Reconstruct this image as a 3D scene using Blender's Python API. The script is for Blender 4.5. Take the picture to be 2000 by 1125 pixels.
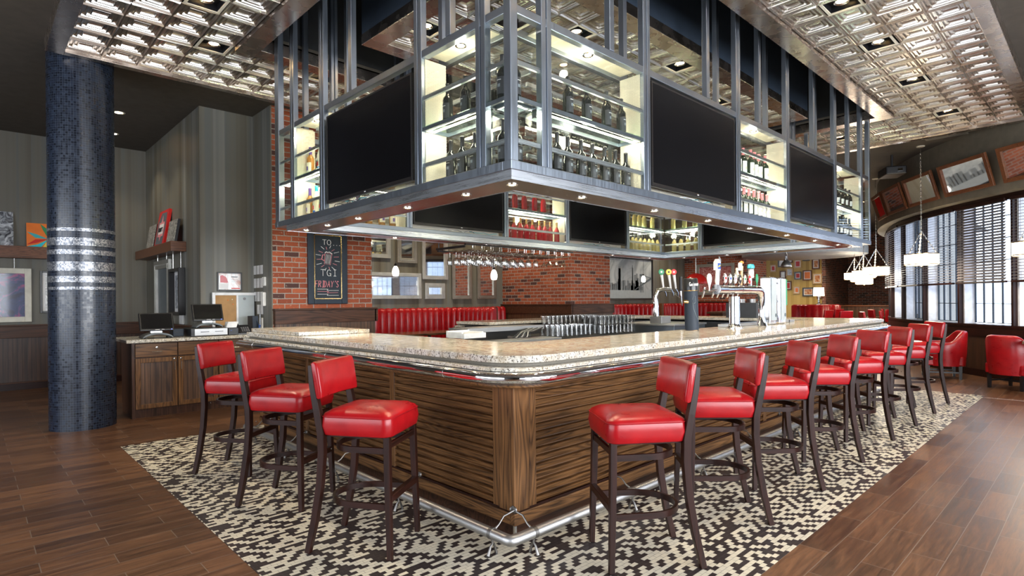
import bpy, math, random
from mathutils import Vector, Matrix
PI = math.pi
R = math.radians
random.seed(7)
for o in list(bpy.data.objects):
    bpy.data.objects.remove(o, do_unlink=True)
scene = bpy.context.scene
COL = scene.collection

# ------------------------------------------------------------------ camera
# X runs along the long side of the bar, Y along its short side, the camera stands at x=0, y=0
A = R(46.34)
fw = Vector((math.cos(A), math.sin(A), 0)); rt = Vector((math.sin(A), -math.cos(A), 0)); up = Vector((0, 0, 1))
roll = R(0.4926)
r2 = rt*math.cos(roll) - up*math.sin(roll); u2 = up*math.cos(roll) + rt*math.sin(roll)
cd = bpy.data.cameras.new('camera'); cam = bpy.data.objects.new('camera', cd); COL.objects.link(cam)
cam.matrix_world = Matrix(((r2.x, u2.x, -fw.x, 0), (r2.y, u2.y, -fw.y, 0), (r2.z, u2.z, -fw.z, 1.38), (0, 0, 0, 1)))
cd.sensor_width = 36; cd.lens = 36*1114.17/2000; cd.shift_y = 24.37/2000; cd.clip_start = 0.05; cd.clip_end = 200
scene.camera = cam

# ------------------------------------------------------------------ world, view
w = bpy.data.worlds.new('world'); scene.world = w; w.use_nodes = True
wn = w.node_tree.nodes; wl = w.node_tree.links; wn.clear()
wo = wn.new('ShaderNodeOutputWorld'); wb = wn.new('ShaderNodeBackground'); wl.new(wb.outputs[0], wo.inputs[0])
wb.inputs[0].default_value = (0.80, 0.88, 1.0, 1); wb.inputs[1].default_value = 4.0
vs = scene.view_settings
vs.view_transform = 'Standard'; vs.look = 'None'; vs.gamma = 1; vs.exposure = 0.12; vs.use_curve_mapping = False

def area(name, loc, tgt, sx, sy, power, color=(1, 1, 1)):
    l = bpy.data.lights.new(name, 'AREA'); l.shape = 'RECTANGLE'; l.size = sx; l.size_y = sy; l.energy = power; l.color = color
    o = bpy.data.objects.new(name, l); COL.objects.link(o); o.location = loc
    d = Vector(tgt) - Vector(loc); o.rotation_euler = d.to_track_quat('-Z', 'Y').to_euler(); return o
# added area lamps boosting daylight from the unseen windows behind and left of camera
DAY = (0.93, 0.96, 1.0)
area('daylight_rear', (3.6, -3.6, 2.0), (4.2, 4.0, 1.0), 8.0, 2.2, 680, DAY)
area('daylight_side', (-4.2, 4.0, 2.0), (3.0, 5.0, 1.0), 8.0, 2.2, 190, DAY)
CIRC = Vector((18.877, -4.823)); RW = 8.906

def spot(name, loc, power, ang=95, color=(1, .86, .66), blend=.6, size=.04, tgt=None):
    l = bpy.data.lights.new(name, 'SPOT'); l.energy = power; l.spot_size = R(ang); l.spot_blend = blend; l.color = color; l.shadow_soft_size = size
    o = bpy.data.objects.new(name, l); COL.objects.link(o); o.location = loc
    if tgt: o.rotation_euler = (Vector(tgt) - Vector(loc)).to_track_quat('-Z', 'Y').to_euler()
    return o

# ------------------------------------------------------------------ mesh helper
class MB:
    def __init__(s): s.v = []; s.f = []; s.m = []; s.sm = []
    def add(s, vs_, fs, mi=0, smooth=False):
        b = len(s.v); s.v += [Vector(v) for v in vs_]
        for f in fs: s.f.append([b+i for i in f]); s.m.append(mi); s.sm.append(smooth)
        return s
    def box(s, x0, y0, z0, x1, y1, z1, mi=0):
        v = [(x0,y0,z0),(x1,y0,z0),(x1,y1,z0),(x0,y1,z0),(x0,y0,z1),(x1,y0,z1),(x1,y1,z1),(x0,y1,z1)]
        return s.add(v, [(0,3,2,1),(4,5,6,7),(0,1,5,4),(1,2,6,5),(2,3,7,6),(3,0,4,7)], mi)
    def mbox(s, M_, sx, sy, sz, mi=0):
        v = [M_ @ Vector((a*sx/2, b*sy/2, c*sz/2)) for c in (-1,1) for a, b in ((-1,-1),(1,-1),(1,1),(-1,1))]
        return s.add(v, [(0,3,2,1),(4,5,6,7),(0,1,5,4),(1,2,6,5),(2,3,7,6),(3,0,4,7)], mi)
    def tube(s, pts, r, n=8, mi=0, closed=False, caps=True, smooth=True, flat=None):
        pts = [Vector(p) for p in pts]; N = len(pts); rs = r if isinstance(r, (list, tuple)) else [r]*N
        rings = []; prev = None
        for i, p in enumerate(pts):
            if closed: t = pts[(i+1) % N] - pts[i-1]
            else: t = (pts[min(i+1, N-1)] - pts[max(i-1, 0)])
            if t.length < 1e-9: t = Vector((0, 0, 1))
            t.normalize()
            if prev is None:
                a = Vector((0, 0, 1)) if abs(t.z) < .9 else Vector((1, 0, 0))
                u = t.cross(a).normalized()
            else:
                u = (prev - t*prev.dot(t)).normalized()
            prev = u; w_ = t.cross(u)
            ring = []
            for k in range(n):
                a = 2*PI*k/n + (PI/4 if n == 4 else 0)
                fx = fy = 1
                if flat: fx, fy = flat
                ring.append(p + (u*math.cos(a)*fx + w_*math.sin(a)*fy)*rs[i]*(1.414 if n == 4 else 1))
            rings.append(ring)
        vs_ = [v for r_ in rings for v in r_]; fs = []
        M_ = N if closed else N-1
        for i in range(M_):
            for k in range(n):
                a = i*n+k; b = i*n+(k+1) % n; c = ((i+1) % N)*n+(k+1) % n; d = ((i+1) % N)*n+k
                fs.append((a, b, c, d))
        if caps and not closed: fs.append(tuple(range(n-1, -1, -1))); fs.append(tuple((N-1)*n+k for k in range(n)))
        return s.add(vs_, fs, mi, smooth and n > 4)
    def lathe(s, prof, n=20, c=(0,0,0), mi=0, M_=None, smooth=True, a0=0, a1=2*PI, caps=True):
        full = abs(a1-a0-2*PI) < 1e-6; c = Vector(c); vs_ = []; fs = []; K = n if full else n+1
        for (r_, z) in prof:
            for k in range(K):
                a = a0+(a1-a0)*k/n; v = Vector((r_*math.cos(a), r_*math.sin(a), z))
                vs_.append((M_ @ v if M_ is not None else v)+c)
        for i in range(len(prof)-1):
            for k in range(n):
                k2 = (k+1) % K
                fs.append((i*K+k, i*K+k2, (i+1)*K+k2, (i+1)*K+k))
        if full and caps:
            if prof[0][0] > 1e-6: fs.append(tuple(range(K-1, -1, -1)))
            if prof[-1][0] > 1e-6: fs.append(tuple((len(prof)-1)*K+k for k in range(K)))
        return s.add(vs_, fs, mi, smooth)
    def prism(s, poly, z0, z1, mi=0, M_=None, smooth=False):
        n = len(poly); v = [Vector((p[0], p[1], z0)) for p in poly]+[Vector((p[0], p[1], z1)) for p in poly]
        if M_ is not None: v = [M_ @ q for q in v]
        return s.add(v, [tuple(range(n-1, -1, -1)), tuple(range(n, 2*n))]+[(i, (i+1) % n, n+(i+1) % n, n+i) for i in range(n)], mi, smooth)
    def quad(s, a, b, c, d, mi=0): return s.add([a, b, c, d], [(0, 1, 2, 3)], mi)
    def build(s, name, mats, parent=None, bevel=0, world=True, auto=40, seg=2, solid=0):
        me = bpy.data.meshes.new(name)
        off = Vector((0, 0, 0))
        if parent is not None and world:
            p = parent
            while p is not None: off += p.location; p = p.parent
        me.from_pydata([tuple(v-off) for v in s.v], [], s.f)
        if not isinstance(mats, (list, tuple)): mats = [mats]
        for m in mats: me.materials.append(m)
        for i, p in enumerate(me.polygons): p.material_index = s.m[i]; p.use_smooth = s.sm[i]
        if any(s.sm): me.set_sharp_from_angle(angle=R(auto))
        me.update()
        o = bpy.data.objects.new(name, me); COL.objects.link(o)
        if parent is not None: o.parent = parent
        if bevel:
            b = o.modifiers.new('bevel', 'BEVEL'); b.width = bevel; b.segments = seg; b.limit_method = 'ANGLE'; b.angle_limit = R(50)
        return o

def empty(name, loc=(0, 0, 0), rz=0):
    o = bpy.data.objects.new(name, None); COL.objects.link(o); o.location = loc; o.rotation_euler = (0, 0, rz); o.empty_display_size = .1; return o
def tag(o, label, cat, group=None, kind=None):
    o['label'] = label; o['category'] = cat
    if group: o['group'] = group
    if kind: o['kind'] = kind
    return o
def struct(o): o['kind'] = 'structure'; return o
def copy_tree(o, parent=None):
    c = o.copy(); COL.objects.link(c); c.parent = parent
    for ch in o.children: copy_tree(ch, c)
    return c
class Proto:
    """first use moves the thing itself, later uses copy it with its parts"""
    def __init__(s, o): s.o = o; s.used = False
    def put(s, loc, rz, label, group=None, scale=None):
        o = copy_tree(s.o) if s.used else s.o
        s.used = True
        o.location = loc; o.rotation_euler = (0, 0, rz)
        if scale: o.scale = scale
        o['label'] = label
        if group: o['group'] = group
        return o
ORD = ['first','second','third','fourth','fifth','sixth','seventh','eighth','ninth','tenth','eleventh','twelfth','thirteenth','fourteenth','fifteenth','sixteenth','seventeenth','eighteenth','nineteenth','twentieth']

# ------------------------------------------------------------------ materials
class NT:
    def __init__(s, name):
        s.m = bpy.data.materials.new(name); s.m.use_nodes = True; s.t = s.m.node_tree; s.t.nodes.clear()
        s.out = s.n('ShaderNodeOutputMaterial'); s.b = None
    def n(s, t, **k):
        x = s.t.nodes.new(t)
        for a, v in k.items(): setattr(x, a, v)
        return x
    def l(s, a, b): s.t.links.new(a, b)
    def setin(s, sock, v):
        if hasattr(v, 'node'): s.l(v, sock)
        else: sock.default_value = v
    def math(s, op, a, b=None, c=None):
        x = s.n('ShaderNodeMath', operation=op); s.setin(x.inputs[0], a)
        if b is not None: s.setin(x.inputs[1], b)
        if c is not None: s.setin(x.inputs[2], c)
        return x.outputs[0]
    def bsdf(s, **k):
        b = s.n('ShaderNodeBsdfPrincipled'); s.b = b; s.l(b.outputs[0], s.out.inputs[0])
        for a, v in k.items():
            nm = {'base':'Base Color','metal':'Metallic','rough':'Roughness','ior':'IOR','spec':'Specular IOR Level','coat':'Coat Weight','coatr':'Coat Roughness','trans':'Transmission Weight','alpha':'Alpha','emc':'Emission Color','ems':'Emission Strength','sheen':'Sheen Weight','aniso':'Anisotropic'}[a]
            if nm in ('Base Color','Emission Color') and not hasattr(v, 'node') and len(v) == 3: v = (*v, 1)
            s.setin(b.inputs[nm], v)
        return b
    def coord(s, kind='Object'): return s.n('ShaderNodeTexCoord').outputs[kind]
    def mapping(s, v, sc=(1,1,1), loc=(0,0,0), rot=(0,0,0)):
        x = s.n('ShaderNodeMapping'); s.l(v, x.inputs[0]); x.inputs['Scale'].default_value = sc; x.inputs['Location'].default_value = loc; x.inputs['Rotation'].default_value = rot; return x.outputs[0]
    def noise(s, v, scale=5, detail=4, rough=.5, dist=0, dims='3D'):
        x = s.n('ShaderNodeTexNoise', noise_dimensions=dims)
        if v is not None: s.l(v, x.inputs['W' if dims == '1D' else 'Vector'])
        x.inputs['Scale'].default_value = scale; x.inputs['Detail'].default_value = detail; x.inputs['Roughness'].default_value = rough; x.inputs['Distortion'].default_value = dist
        return x.outputs['Fac']
    def ramp(s, f, stops, interp='LINEAR'):
        x = s.n('ShaderNodeValToRGB'); x.color_ramp.interpolation = interp; e = x.color_ramp.elements
        while len(e) < len(stops): e.new(.5)
        for i, (p, c) in enumerate(stops): e[i].position = p; e[i].color = (*c, 1) if len(c) == 3 else c
        s.l(f, x.inputs[0]); return x.outputs[0]
    def mix(s, f, a, b):
        x = s.n('ShaderNodeMix', data_type='RGBA'); s.setin(x.inputs[0], f)
        for i, v in ((6, a), (7, b)):
            if not hasattr(v, 'node') and len(v) == 3: v = (*v, 1)
            s.setin(x.inputs[i], v)
        return x.outputs[2]
    def bump(s, h, strength=.3, dist=.01, to=None):
        x = s.n('ShaderNodeBump'); s.l(h, x.inputs['Height']); x.inputs['Strength'].default_value = strength; x.inputs['Distance'].default_value = dist
        s.l(x.outputs[0], (to or s.b).inputs['Normal']); return x.outputs[0]
    def xyz(s, v):
        x = s.n('ShaderNodeSeparateXYZ'); s.l(v, x.inputs[0]); return x.outputs
    def comb(s, a, b, c=0.0):
        x = s.n('ShaderNodeCombineXYZ'); s.setin(x.inputs[0], a); s.setin(x.inputs[1], b); s.setin(x.inputs[2], c); return x.outputs[0]
    def white(s, v, dims='3D'):
        x = s.n('ShaderNodeTexWhiteNoise', noise_dimensions=dims); s.l(v, x.inputs['Vector' if dims != '1D' else 'W']); return x.outputs
MT = {}
def plain(name, base, rough=.5, metal=0, bumpsc=0, bstr=.1, var=.12, **k):
    t = NT(name); c = t.coord()
    f = t.noise(c, 9, 5)
    col = t.ramp(f, [(.3, tuple(max(0, x*(1-var)) for x in base)), (.7, tuple(min(1, x*(1+var)) for x in base))])
    t.bsdf(base=col, rough=rough, metal=metal, **k)
    if bumpsc: t.bump(t.noise(c, bumpsc, 4), bstr, .004)
    MT[name] = t.m; return t.m
def emit(name, col, st):
    t = NT(name); t.bsdf(base=tuple(min(1, c) for c in col), emc=col, ems=st, rough=.6); MT[name] = t.m; return t.m
def wood(name, dark, light, axis='x', sc=1.0, rough=.38, grain=1.0, bstr=.25, coat=0):
    t = NT(name); c = t.coord()
    long = .9*sc; cross = 13*sc
    s1 = {'x': (long, cross, cross), 'y': (cross, long, cross), 'z': (cross, cross, long)}[axis]
    info = t.n('ShaderNodeObjectInfo').outputs['Random']
    v = t.n('ShaderNodeVectorMath', operation='ADD'); t.l(c, v.inputs[0]); t.l(t.comb(t.math('MULTIPLY', info, 7.0), t.math('MULTIPLY', info, 3.0), t.math('MULTIPLY', info, 5.0)), v.inputs[1])
    m = t.mapping(v.outputs[0], s1)
    n1 = t.noise(m, .42, 2, .5, .7)
    rings = t.math('FRACT', t.math('MULTIPLY', n1, 15.0*grain))
    tri = t.math('ABSOLUTE', t.math('SUBTRACT', rings, .5))
    fine = t.noise(t.mapping(v.outputs[0], tuple(x*(4.5 if x > 5 else 2.5) for x in s1)), 1.0, 5, .7)
    h = t.math('ADD', t.math('MULTIPLY', tri, .75), t.math('MULTIPLY', fine, .75))
    col = t.ramp(h, [(.28, dark), (.48, tuple((a+b)/2 for a, b in zip(dark, light))), (.78, light)])
    t.bsdf(base=col, rough=rough, coat=coat, coatr=.2, spec=.3)
    t.bump(h, bstr, .002); MT[name] = t.m; return t.m

def build_materials():
    # oak bar front, warm brown with dark grain
    for ax in 'xyz':
        wood('oak_'+ax, (.026, .011, .005), (.20, .093, .034), ax, 1.25, .36)
        wood('darkoak_'+ax, (.020, .008, .004), (.090, .036, .018), ax, 1.0, .4)
        wood('stain_'+ax, (.009, .003, .002), (.028, .008, .005), ax, 1.3, .38, .6, .12)
    wood('tabletop', (.05, .02, .01), (.16, .08, .04), 'x', 1, .22)
    wood('frameoak', (.045, .016, .007), (.20, .075, .032), 'x', 2.5, .35)
    # beadboard: grooves every 6 cm along x+y
    for nm, d, l_ in (('beadboard', (.030, .014, .008), (.15, .075, .038)), ('beadboard_dark', (.022, .009, .005), (.085, .038, .02))):
        t = NT(nm); c = t.coord(); x, y, z = t.xyz(c)
        u = t.math('ADD', x, y); k = t.math('FRACT', t.math('DIVIDE', u, .058))
        g = t.math('SMOOTHSTEP' if False else 'LESS_THAN', t.math('ABSOLUTE', t.math('SUBTRACT', k, .5)), .07)
        n = t.noise(t.mapping(c, (14, 14, .9)), 1.2, 4, .55, .8)
        col = t.mix(t.math('MULTIPLY', g, .8), t.ramp(n, [(.3, d), (.7, l_)]), (.012, .006, .004))
        t.bsdf(base=col, rough=.4); t.bump(t.math('SUBTRACT', n, t.math('MULTIPLY', g, 2.0)), .5, .004); MT[nm] = t.m
    # louvres keep geometry; darker stain
    # porcelain plank floor
    t = NT('plank_floor'); c = t.coord(); x, y, z = t.xyz(c)
    v = t.math('DIVIDE', t.math('SUBTRACT', y, 1.21), .1525); row = t.math('FLOOR', v)
    off = t.math('MULTIPLY', t.math('FLOORED_MODULO', t.math('ADD', row, 1.0), 2.0), .5)
    u = t.math('ADD', t.math('DIVIDE', t.math('SUBTRACT', x, .886), .62), off); colm = t.math('FLOOR', u)
    fu = t.math('FRACT', u); fv = t.math('FRACT', v)
    gu = t.math('LESS_THAN', t.math('ABSOLUTE', t.math('SUBTRACT', t.math('ABSOLUTE', t.math('SUBTRACT', fu, .5)), .5)), .0035)
    gv = t.math('LESS_THAN', t.math('ABSOLUTE', t.math('SUBTRACT', t.math('ABSOLUTE', t.math('SUBTRACT', fv, .5)), .5)), .0115)
    g = t.math('MAXIMUM', gu, gv)
    rnd = t.white(t.comb(row, colm), '2D')[0]
    n = t.noise(t.comb(t.math('ADD', t.math('MULTIPLY', x, 1.6), t.math('MULTIPLY', rnd, 40.0)), t.math('MULTIPLY', y, 17.0), rnd), 1.6, 6, .6, 1.0)
    n2 = t.noise(t.comb(t.math('MULTIPLY', x, 5.0), t.math('MULTIPLY', y, 60.0), rnd), 1.5, 3, .6)
    h = t.math('ADD', t.math('MULTIPLY', n, .75), t.math('ADD', t.math('MULTIPLY', n2, .25), t.math('MULTIPLY', t.math('SUBTRACT', rnd, .5), .22)))
    col = t.ramp(h, [(.32, (.050, .021, .010)), (.5, (.105, .045, .020)), (.68, (.185, .084, .038))])
    col = t.mix(t.math('MULTIPLY', g, .75), col, (.22, .17, .13))
    t.bsdf(base=col, rough=t.math('ADD', .24, t.math('MULTIPLY', n, .22)), spec=.45)
    t.bump(t.math('SUBTRACT', t.math('MULTIPLY', n2, .5), g), .25, .002); MT['plank_floor'] = t.m
    # black and cream mosaic floor
    t = NT('mosaic_floor'); c = t.coord(); x, y, z = t.xyz(c)
    v = t.math('DIVIDE', y, .0262); row = t.math('FLOOR', v)
    u = t.math('ADD', t.math('DIVIDE', x, .052), t.math('MULTIPLY', t.math('FLOORED_MODULO', row, 2.0), .5)); colm = t.math('FLOOR', u)
    gu = t.math('GREATER_THAN', t.math('ABSOLUTE', t.math('SUBTRACT', t.math('FRACT', u), .5)), .485)
    gv = t.math('GREATER_THAN', t.math('ABSOLUTE', t.math('SUBTRACT', t.math('FRACT', v), .5)), .47)
    g = t.math('MAXIMUM', gu, gv)
    rnd = t.white(t.comb(row, colm), '2D')
    # alternate light/dark with frequent breaks, as in the photographed pattern
    alt = t.math('FLOORED_MODULO', t.math('ADD', colm, t.math('FLOOR', t.math('DIVIDE', row, 3.0))), 2.0)
    brk = t.math('GREATER_THAN', rnd[0], .78)
    val = t.math('ABSOLUTE', t.math('SUBTRACT', alt, brk))
    tone = t.noise(t.comb(row, colm), 3.3, 2)
    col = t.mix(val, (.030, .023, .024), (.66, .60, .47))
    col = t.mix(g, col, (.10, .09, .08))
    t.bsdf(base=col, rough=.33, spec=.5); t.bump(g, -.25, .001); MT['mosaic_floor'] = t.m
    # brick: u runs along x+y so it is right on both wall directions
    for nm, pal in (('brick', [(0, (.055, .022, .020)), (.10, (.075, .028, .022)), (.13, (.26, .052, .018)), (.6, (.38, .082, .026)), (1, (.46, .11, .040))]), ('brick_dark', [(0, (.035, .018, .016)), (.2, (.09, .03, .02)), (.6, (.20, .055, .028)), (1, (.27, .08, .042))])):
        t = NT(nm); c = t.coord(); x, y, z = t.xyz(c)
        wob = t.math('MULTIPLY', t.math('SUBTRACT', t.noise(c, 14, 2), .5), .010)
        uu = t.math('ADD', t.math('ADD', x, y), wob); vv = t.math('ADD', z, wob)
        v = t.math('DIVIDE', vv, .0755); row = t.math('FLOOR', v)
        u = t.math('ADD', t.math('DIVIDE', uu, .215), t.math('MULTIPLY', t.math('FLOORED_MODULO', row, 2.0), .5)); colm = t.math('FLOOR', u)
        du = t.math('MULTIPLY', t.math('SUBTRACT', .5, t.math('ABSOLUTE', t.math('SUBTRACT', t.math('FRACT', u), .5))), .215)
        dv = t.math('MULTIPLY', t.math('SUBTRACT', .5, t.math('ABSOLUTE', t.math('SUBTRACT', t.math('FRACT', v), .5))), .0755)
        d = t.math('MINIMUM', du, dv)
        face = t.n('ShaderNodeMapRange'); t.l(d, face.inputs[0]); face.inputs[1].default_value = .0045; face.inputs[2].default_value = .0085; F_ = face.outputs[0]
        rnd = t.white(t.comb(t.math('MULTIPLY', row, 1.373), t.math('MULTIPLY', colm, 2.617)), '2D')[0]
        cb = t.ramp(rnd, pal)
        nz = t.noise(c, 60, 4, .6)
        cb = t.mix(t.math('MULTIPLY', nz, .45), cb, (.10, .03, .02))
        cb = t.mix(t.math('MULTIPLY', t.math('GREATER_THAN', t.noise(c, 25, 3), .64), .35), cb, (.55, .38, .30))
        mort = t.ramp(nz, [(.3, (.24, .21, .18)), (.7, (.40, .36, .32))])
        t.bsdf(base=t.mix(F_, mort, cb), rough=.75); t.bump(t.math('ADD', F_, t.math('MULTIPLY', nz, .3)), .6, .006); MT[nm] = t.m
    # granite
    t = NT('granite'); c = t.coord()
    n = t.noise(c, 22, 6, .65); n2 = t.noise(c, 85, 4, .7); n3 = t.noise(c, 7, 3)
    col = t.ramp(n, [(.30, (.34, .29, .22)), (.5, (.58, .55, .48)), (.7, (.76, .74, .69))])
    col = t.mix(t.ramp(n2, [(.53, (0, 0, 0)), (.60, (1, 1, 1))]), col, (.06, .05, .04))
    col = t.mix(t.math('MULTIPLY', t.ramp(n3, [(.45, (0, 0, 0)), (.7, (1, 1, 1))]), .5), col, (.55, .42, .25))
    t.bsdf(base=col, rough=.13, spec=.55); MT['granite'] = t.m
    # metals; the fascia steel carries its window reflections as a brighter base
    for nm, base, ro, ax in (('steel', (.36, .41, .48), .3, (40, 40, 2)), ('steel_lit_h', (.72, .76, .82), .26, (1.5, 1.5, 60)), ('steel_soffit', (.62, .55, .48), .20, (3, 3, 3)), ('warm_lit_steel', (.58, .50, .44), .24, (4, 4, 4)), ('satin', (.50, .50, .50), .40, (30, 30, 30)), ('cast', (.26, .25, .24), .42, (9, 9, 9))):  # ceiling trim is stainless, warm reflections mixed into its base colour
        t = NT(nm); c = t.coord(); n = t.noise(t.mapping(c, ax), 1.6, 4); n2 = t.noise(c, 3.5, 3)
        t.bsdf(base=t.ramp(n2, [(.3, tuple(x*.88 for x in base)), (.7, base)]), metal=1, rough=t.math('ADD', ro-.08, t.math('MULTIPLY', n, .22))); MT[nm] = t.m
    plain('bay_lit_cream', (.62, .58, .46), .45, .2)  # bay roof: cream puts the warm LED glow into the steel's colour
    plain('chrome', (.86, .86, .88), .06, 1, var=.02)
    plain('brass', (.75, .52, .22), .18, 1)
    plain('nickel', (.7, .69, .66), .2, 1)
    t = NT('tin'); c = t.coord(); n = t.noise(c, 55, 3); n2 = t.noise(c, 2.2, 3)
    t.bsdf(base=t.ramp(n2, [(.35, (.55, .50, .44)), (.65, (.68, .66, .63))]), metal=1, rough=t.math('ADD', .15, t.math('MULTIPLY', n, .16))); t.bump(t.noise(c, 24, 3), .08, .003); MT['tin'] = t.m
    # leather
    t = NT('leather'); c = t.coord(); vo = t.n('ShaderNodeTexVoronoi'); t.l(c, vo.inputs[0]); vo.inputs['Scale'].default_value = 420
    n = t.noise(c, 12, 4)
    t.bsdf(base=t.ramp(n, [(.3, (.28, .003, .007)), (.7, (.37, .006, .009))]), rough=t.math('ADD', .24, t.math('MULTIPLY', n, .1)), spec=.42)
    mixh = t.math('ADD', t.math('MULTIPLY', vo.outputs[0], .12), t.noise(c, 16, 3)); t.bump(mixh, .16, .004); MT['leather'] = t.m
    plain('leather_dark', (.30, .004, .010), .3, 0, 14, .3, spec=.5)
    # painted / papered walls: vertical stripes
    t = NT('wallpaper'); c = t.coord(); x, y, z = t.xyz(c); u = t.math('ADD', x, y)
    a = t.white(t.math('FLOOR', t.math('DIVIDE', u, .155)), '1D')[0]
    b = t.noise(t.math('MULTIPLY', u, 1.0), 3.0, 3, .6, 0, '1D')
    f = t.math('ADD', t.math('MULTIPLY', a, .35), t.math('MULTIPLY', b, .65))
    col = t.ramp(f, [(.25, (.085, .076, .055)), (.42, (.135, .123, .095)), (.55, (.165, .156, .128)), (.64, (.14, .145, .135)), (.78, (.25, .245, .215))])
    t.bsdf(base=col, rough=.5, spec=.35); t.bump(t.noise(c, 120, 3), .05, .002); MT['wallpaper'] = t.m
    t = NT('yellow_paper'); c = t.coord(); x, y, z = t.xyz(c)
    a = t.white(t.math('FLOOR', t.math('DIVIDE', y, .12)), '1D')[0]
    t.bsdf(base=t.ramp(a, [(0, (.36, .22, .045)), (.5, (.50, .33, .08)), (1, (.62, .44, .14))]), rough=.5); MT['yellow_paper'] = t.m
    plain('taupe', (.16, .145, .115), .65, 0, 60, .04)
    plain('ceiling_paint', (.068, .058, .046), .8)
    plain('void_paint', (.012, .014, .018), .85)
    plain('void_blue', (.014, .024, .040), .6)
    plain('white_paint', (.75, .76, .78), .4)
    plain('grey_paint', (.38, .40, .41), .5)
    plain('dark_grey', (.04, .042, .048), .4)
    plain('black_plastic', (.012, .012, .014), .3)
    plain('black_frame', (.014, .012, .012), .28)
    plain('screen', (.004, .004, .005), .22, var=.0, spec=.18)
    plain('rubber', (.012, .012, .012), .8)
    plain('white_plastic', (.78, .78, .76), .35)
    plain('paper', (.80, .80, .80), .7)
    plain('cork', (.42, .24, .10), .8, 0, 90, .3)
    plain('silver_frame', (.50, .49, .45), .32, .75, 130, .5)
    plain('silver_dark', (.34, .31, .26), .34, .8, 90, .7)
    plain('cream_frame', (.66, .63, .53), .4)
    plain('mirror', (.88, .89, .9), .03, 1, var=.0)
    plain('blind', (.19, .165, .16), .3, 0)
    plain('ext_white', (.80, .82, .88), .5)
    plain('ext_wall', (.60, .66, .74), .8)
    plain('asphalt', (.30, .32, .34), .8)
    plain('red_paint', (.62, .02, .015), .2)
    plain('grey_slate', (.12, .14, .15), .5)
    plain('wood_light', (.62, .42, .22), .45)
    plain('pewter', (.55, .56, .58), .25, 1)
    for nm, cc in (('c_white', (.8, .8, .8)), ('c_cream', (.72, .66, .5)), ('c_red', (.6, .02, .02)), ('c_orange', (.8, .2, .03)), ('c_yellow', (.75, .6, .08)), ('c_green', (.03, .28, .13)), ('c_teal', (.05, .42, .48)), ('c_blue', (.03, .10, .42)), ('c_black', (.012, .012, .014)), ('c_grey', (.2, .2, .21)), ('c_sky', (.40, .45, .47)), ('c_slate', (.10, .13, .15)), ('c_pink', (.75, .25, .28)), ('c_navy', (.008, .018, .03)), ('c_turq', (.02, .55, .66)), ('c_gold', (.45, .28, .1)), ('c_purple', (.12, .06, .28)), ('c_chalk', (.80, .80, .78)), ('c_mid', (.22, .25, .27))):
        plain(nm, cc, .45, var=.05)
    t = NT('chalkboard'); c = t.coord(); n = t.noise(c, 6, 5); t.bsdf(base=t.ramp(n, [(.3, (.007, .014, .024)), (.7, (.016, .028, .042))]), rough=.6); MT['chalkboard'] = t.m
    for nm, a, b_, d, sc in (('print_abstract', (.008, .01, .05), (.03, .05, .16), (.55, .06, .20), 3.2), ('print_city', (.03, .03, .04), (.30, .32, .35), (.65, .68, .72), 9), ('print_red', (.20, .02, .02), (.42, .12, .12), (.6, .45, .42), 16), ('print_cert', (.5, .25, .2), (.75, .78, .78), (.8, .8, .8), 4), ('print_warm', (.25, .03, .01), (.6, .22, .05), (.75, .6, .35), 9), ('print_grey', (.05, .05, .045), (.32, .31, .28), (.65, .64, .6), 16), ('print_sky', (.30, .34, .37), (.48, .53, .56), (.60, .65, .67), 1.2)):
        t = NT(nm); c = t.coord(); n = t.noise(c, sc, 4, .6, 1.8); t.bsdf(base=t.ramp(n, [(.35, a), (.5, b_), (.65, d)]), rough=.35, coat=.5, coatr=.08); MT[nm] = t.m
    # mosaic column: tiles in angle and height
    t = NT('column_tile'); c = t.coord(); x, y, z = t.xyz(c)
    ang = t.math('MULTIPLY', t.math('ARCTAN2', y, x), .31); u = t.math('DIVIDE', ang, .0256); v = t.math('DIVIDE', z, .0256)
    g = t.math('MAXIMUM', t.math('GREATER_THAN', t.math('ABSOLUTE', t.math('SUBTRACT', t.math('FRACT', u), .5)), .462), t.math('GREATER_THAN', t.math('ABSOLUTE', t.math('SUBTRACT', t.math('FRACT', v), .5)), .462))
    rnd = t.white(t.comb(t.math('FLOOR', u), t.math('FLOOR', v)), '2D')
    col = t.ramp(rnd[0], [(0, (.004, .007, .015)), (.6, (.006, .011, .026)), (1, (.009, .019, .042))])
    col = t.mix(t.math('MULTIPLY', g, .85), col, (.085, .105, .14))
    nrm = t.noise(t.comb(t.math('FLOOR', u), t.math('FLOOR', v)), 1.7, 2)
    t.bsdf(base=col, rough=t.math('ADD', .22, t.math('MULTIPLY', rnd[0], .16)), spec=.6); t.bump(t.math('SUBTRACT', nrm, g), .10, .002); MT['column_tile'] = t.m
    t = NT('column_silver'); c = t.coord(); x, y, z = t.xyz(c)
    ang = t.math('MULTIPLY', t.math('ARCTAN2', y, x), .31); u = t.math('DIVIDE', ang, .0128); v = t.math('DIVIDE', z, .0128)
    rnd = t.white(t.comb(t.math('FLOOR', u), t.math('FLOOR', v)), '2D')
    g = t.math('MAXIMUM', t.math('GREATER_THAN', t.math('ABSOLUTE', t.math('SUBTRACT', t.math('FRACT', u), .5)), .40), t.math('GREATER_THAN', t.math('ABSOLUTE', t.math('SUBTRACT', t.math('FRACT', v), .5)), .40))
    t.bsdf(base=t.mix(g, t.ramp(rnd[0], [(0, (.10, .11, .13)), (.5, (.34, .35, .37)), (1, (.75, .75, .75))]), (.05, .06, .09)), metal=.6, rough=.3); MT['column_silver'] = t.m
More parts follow.
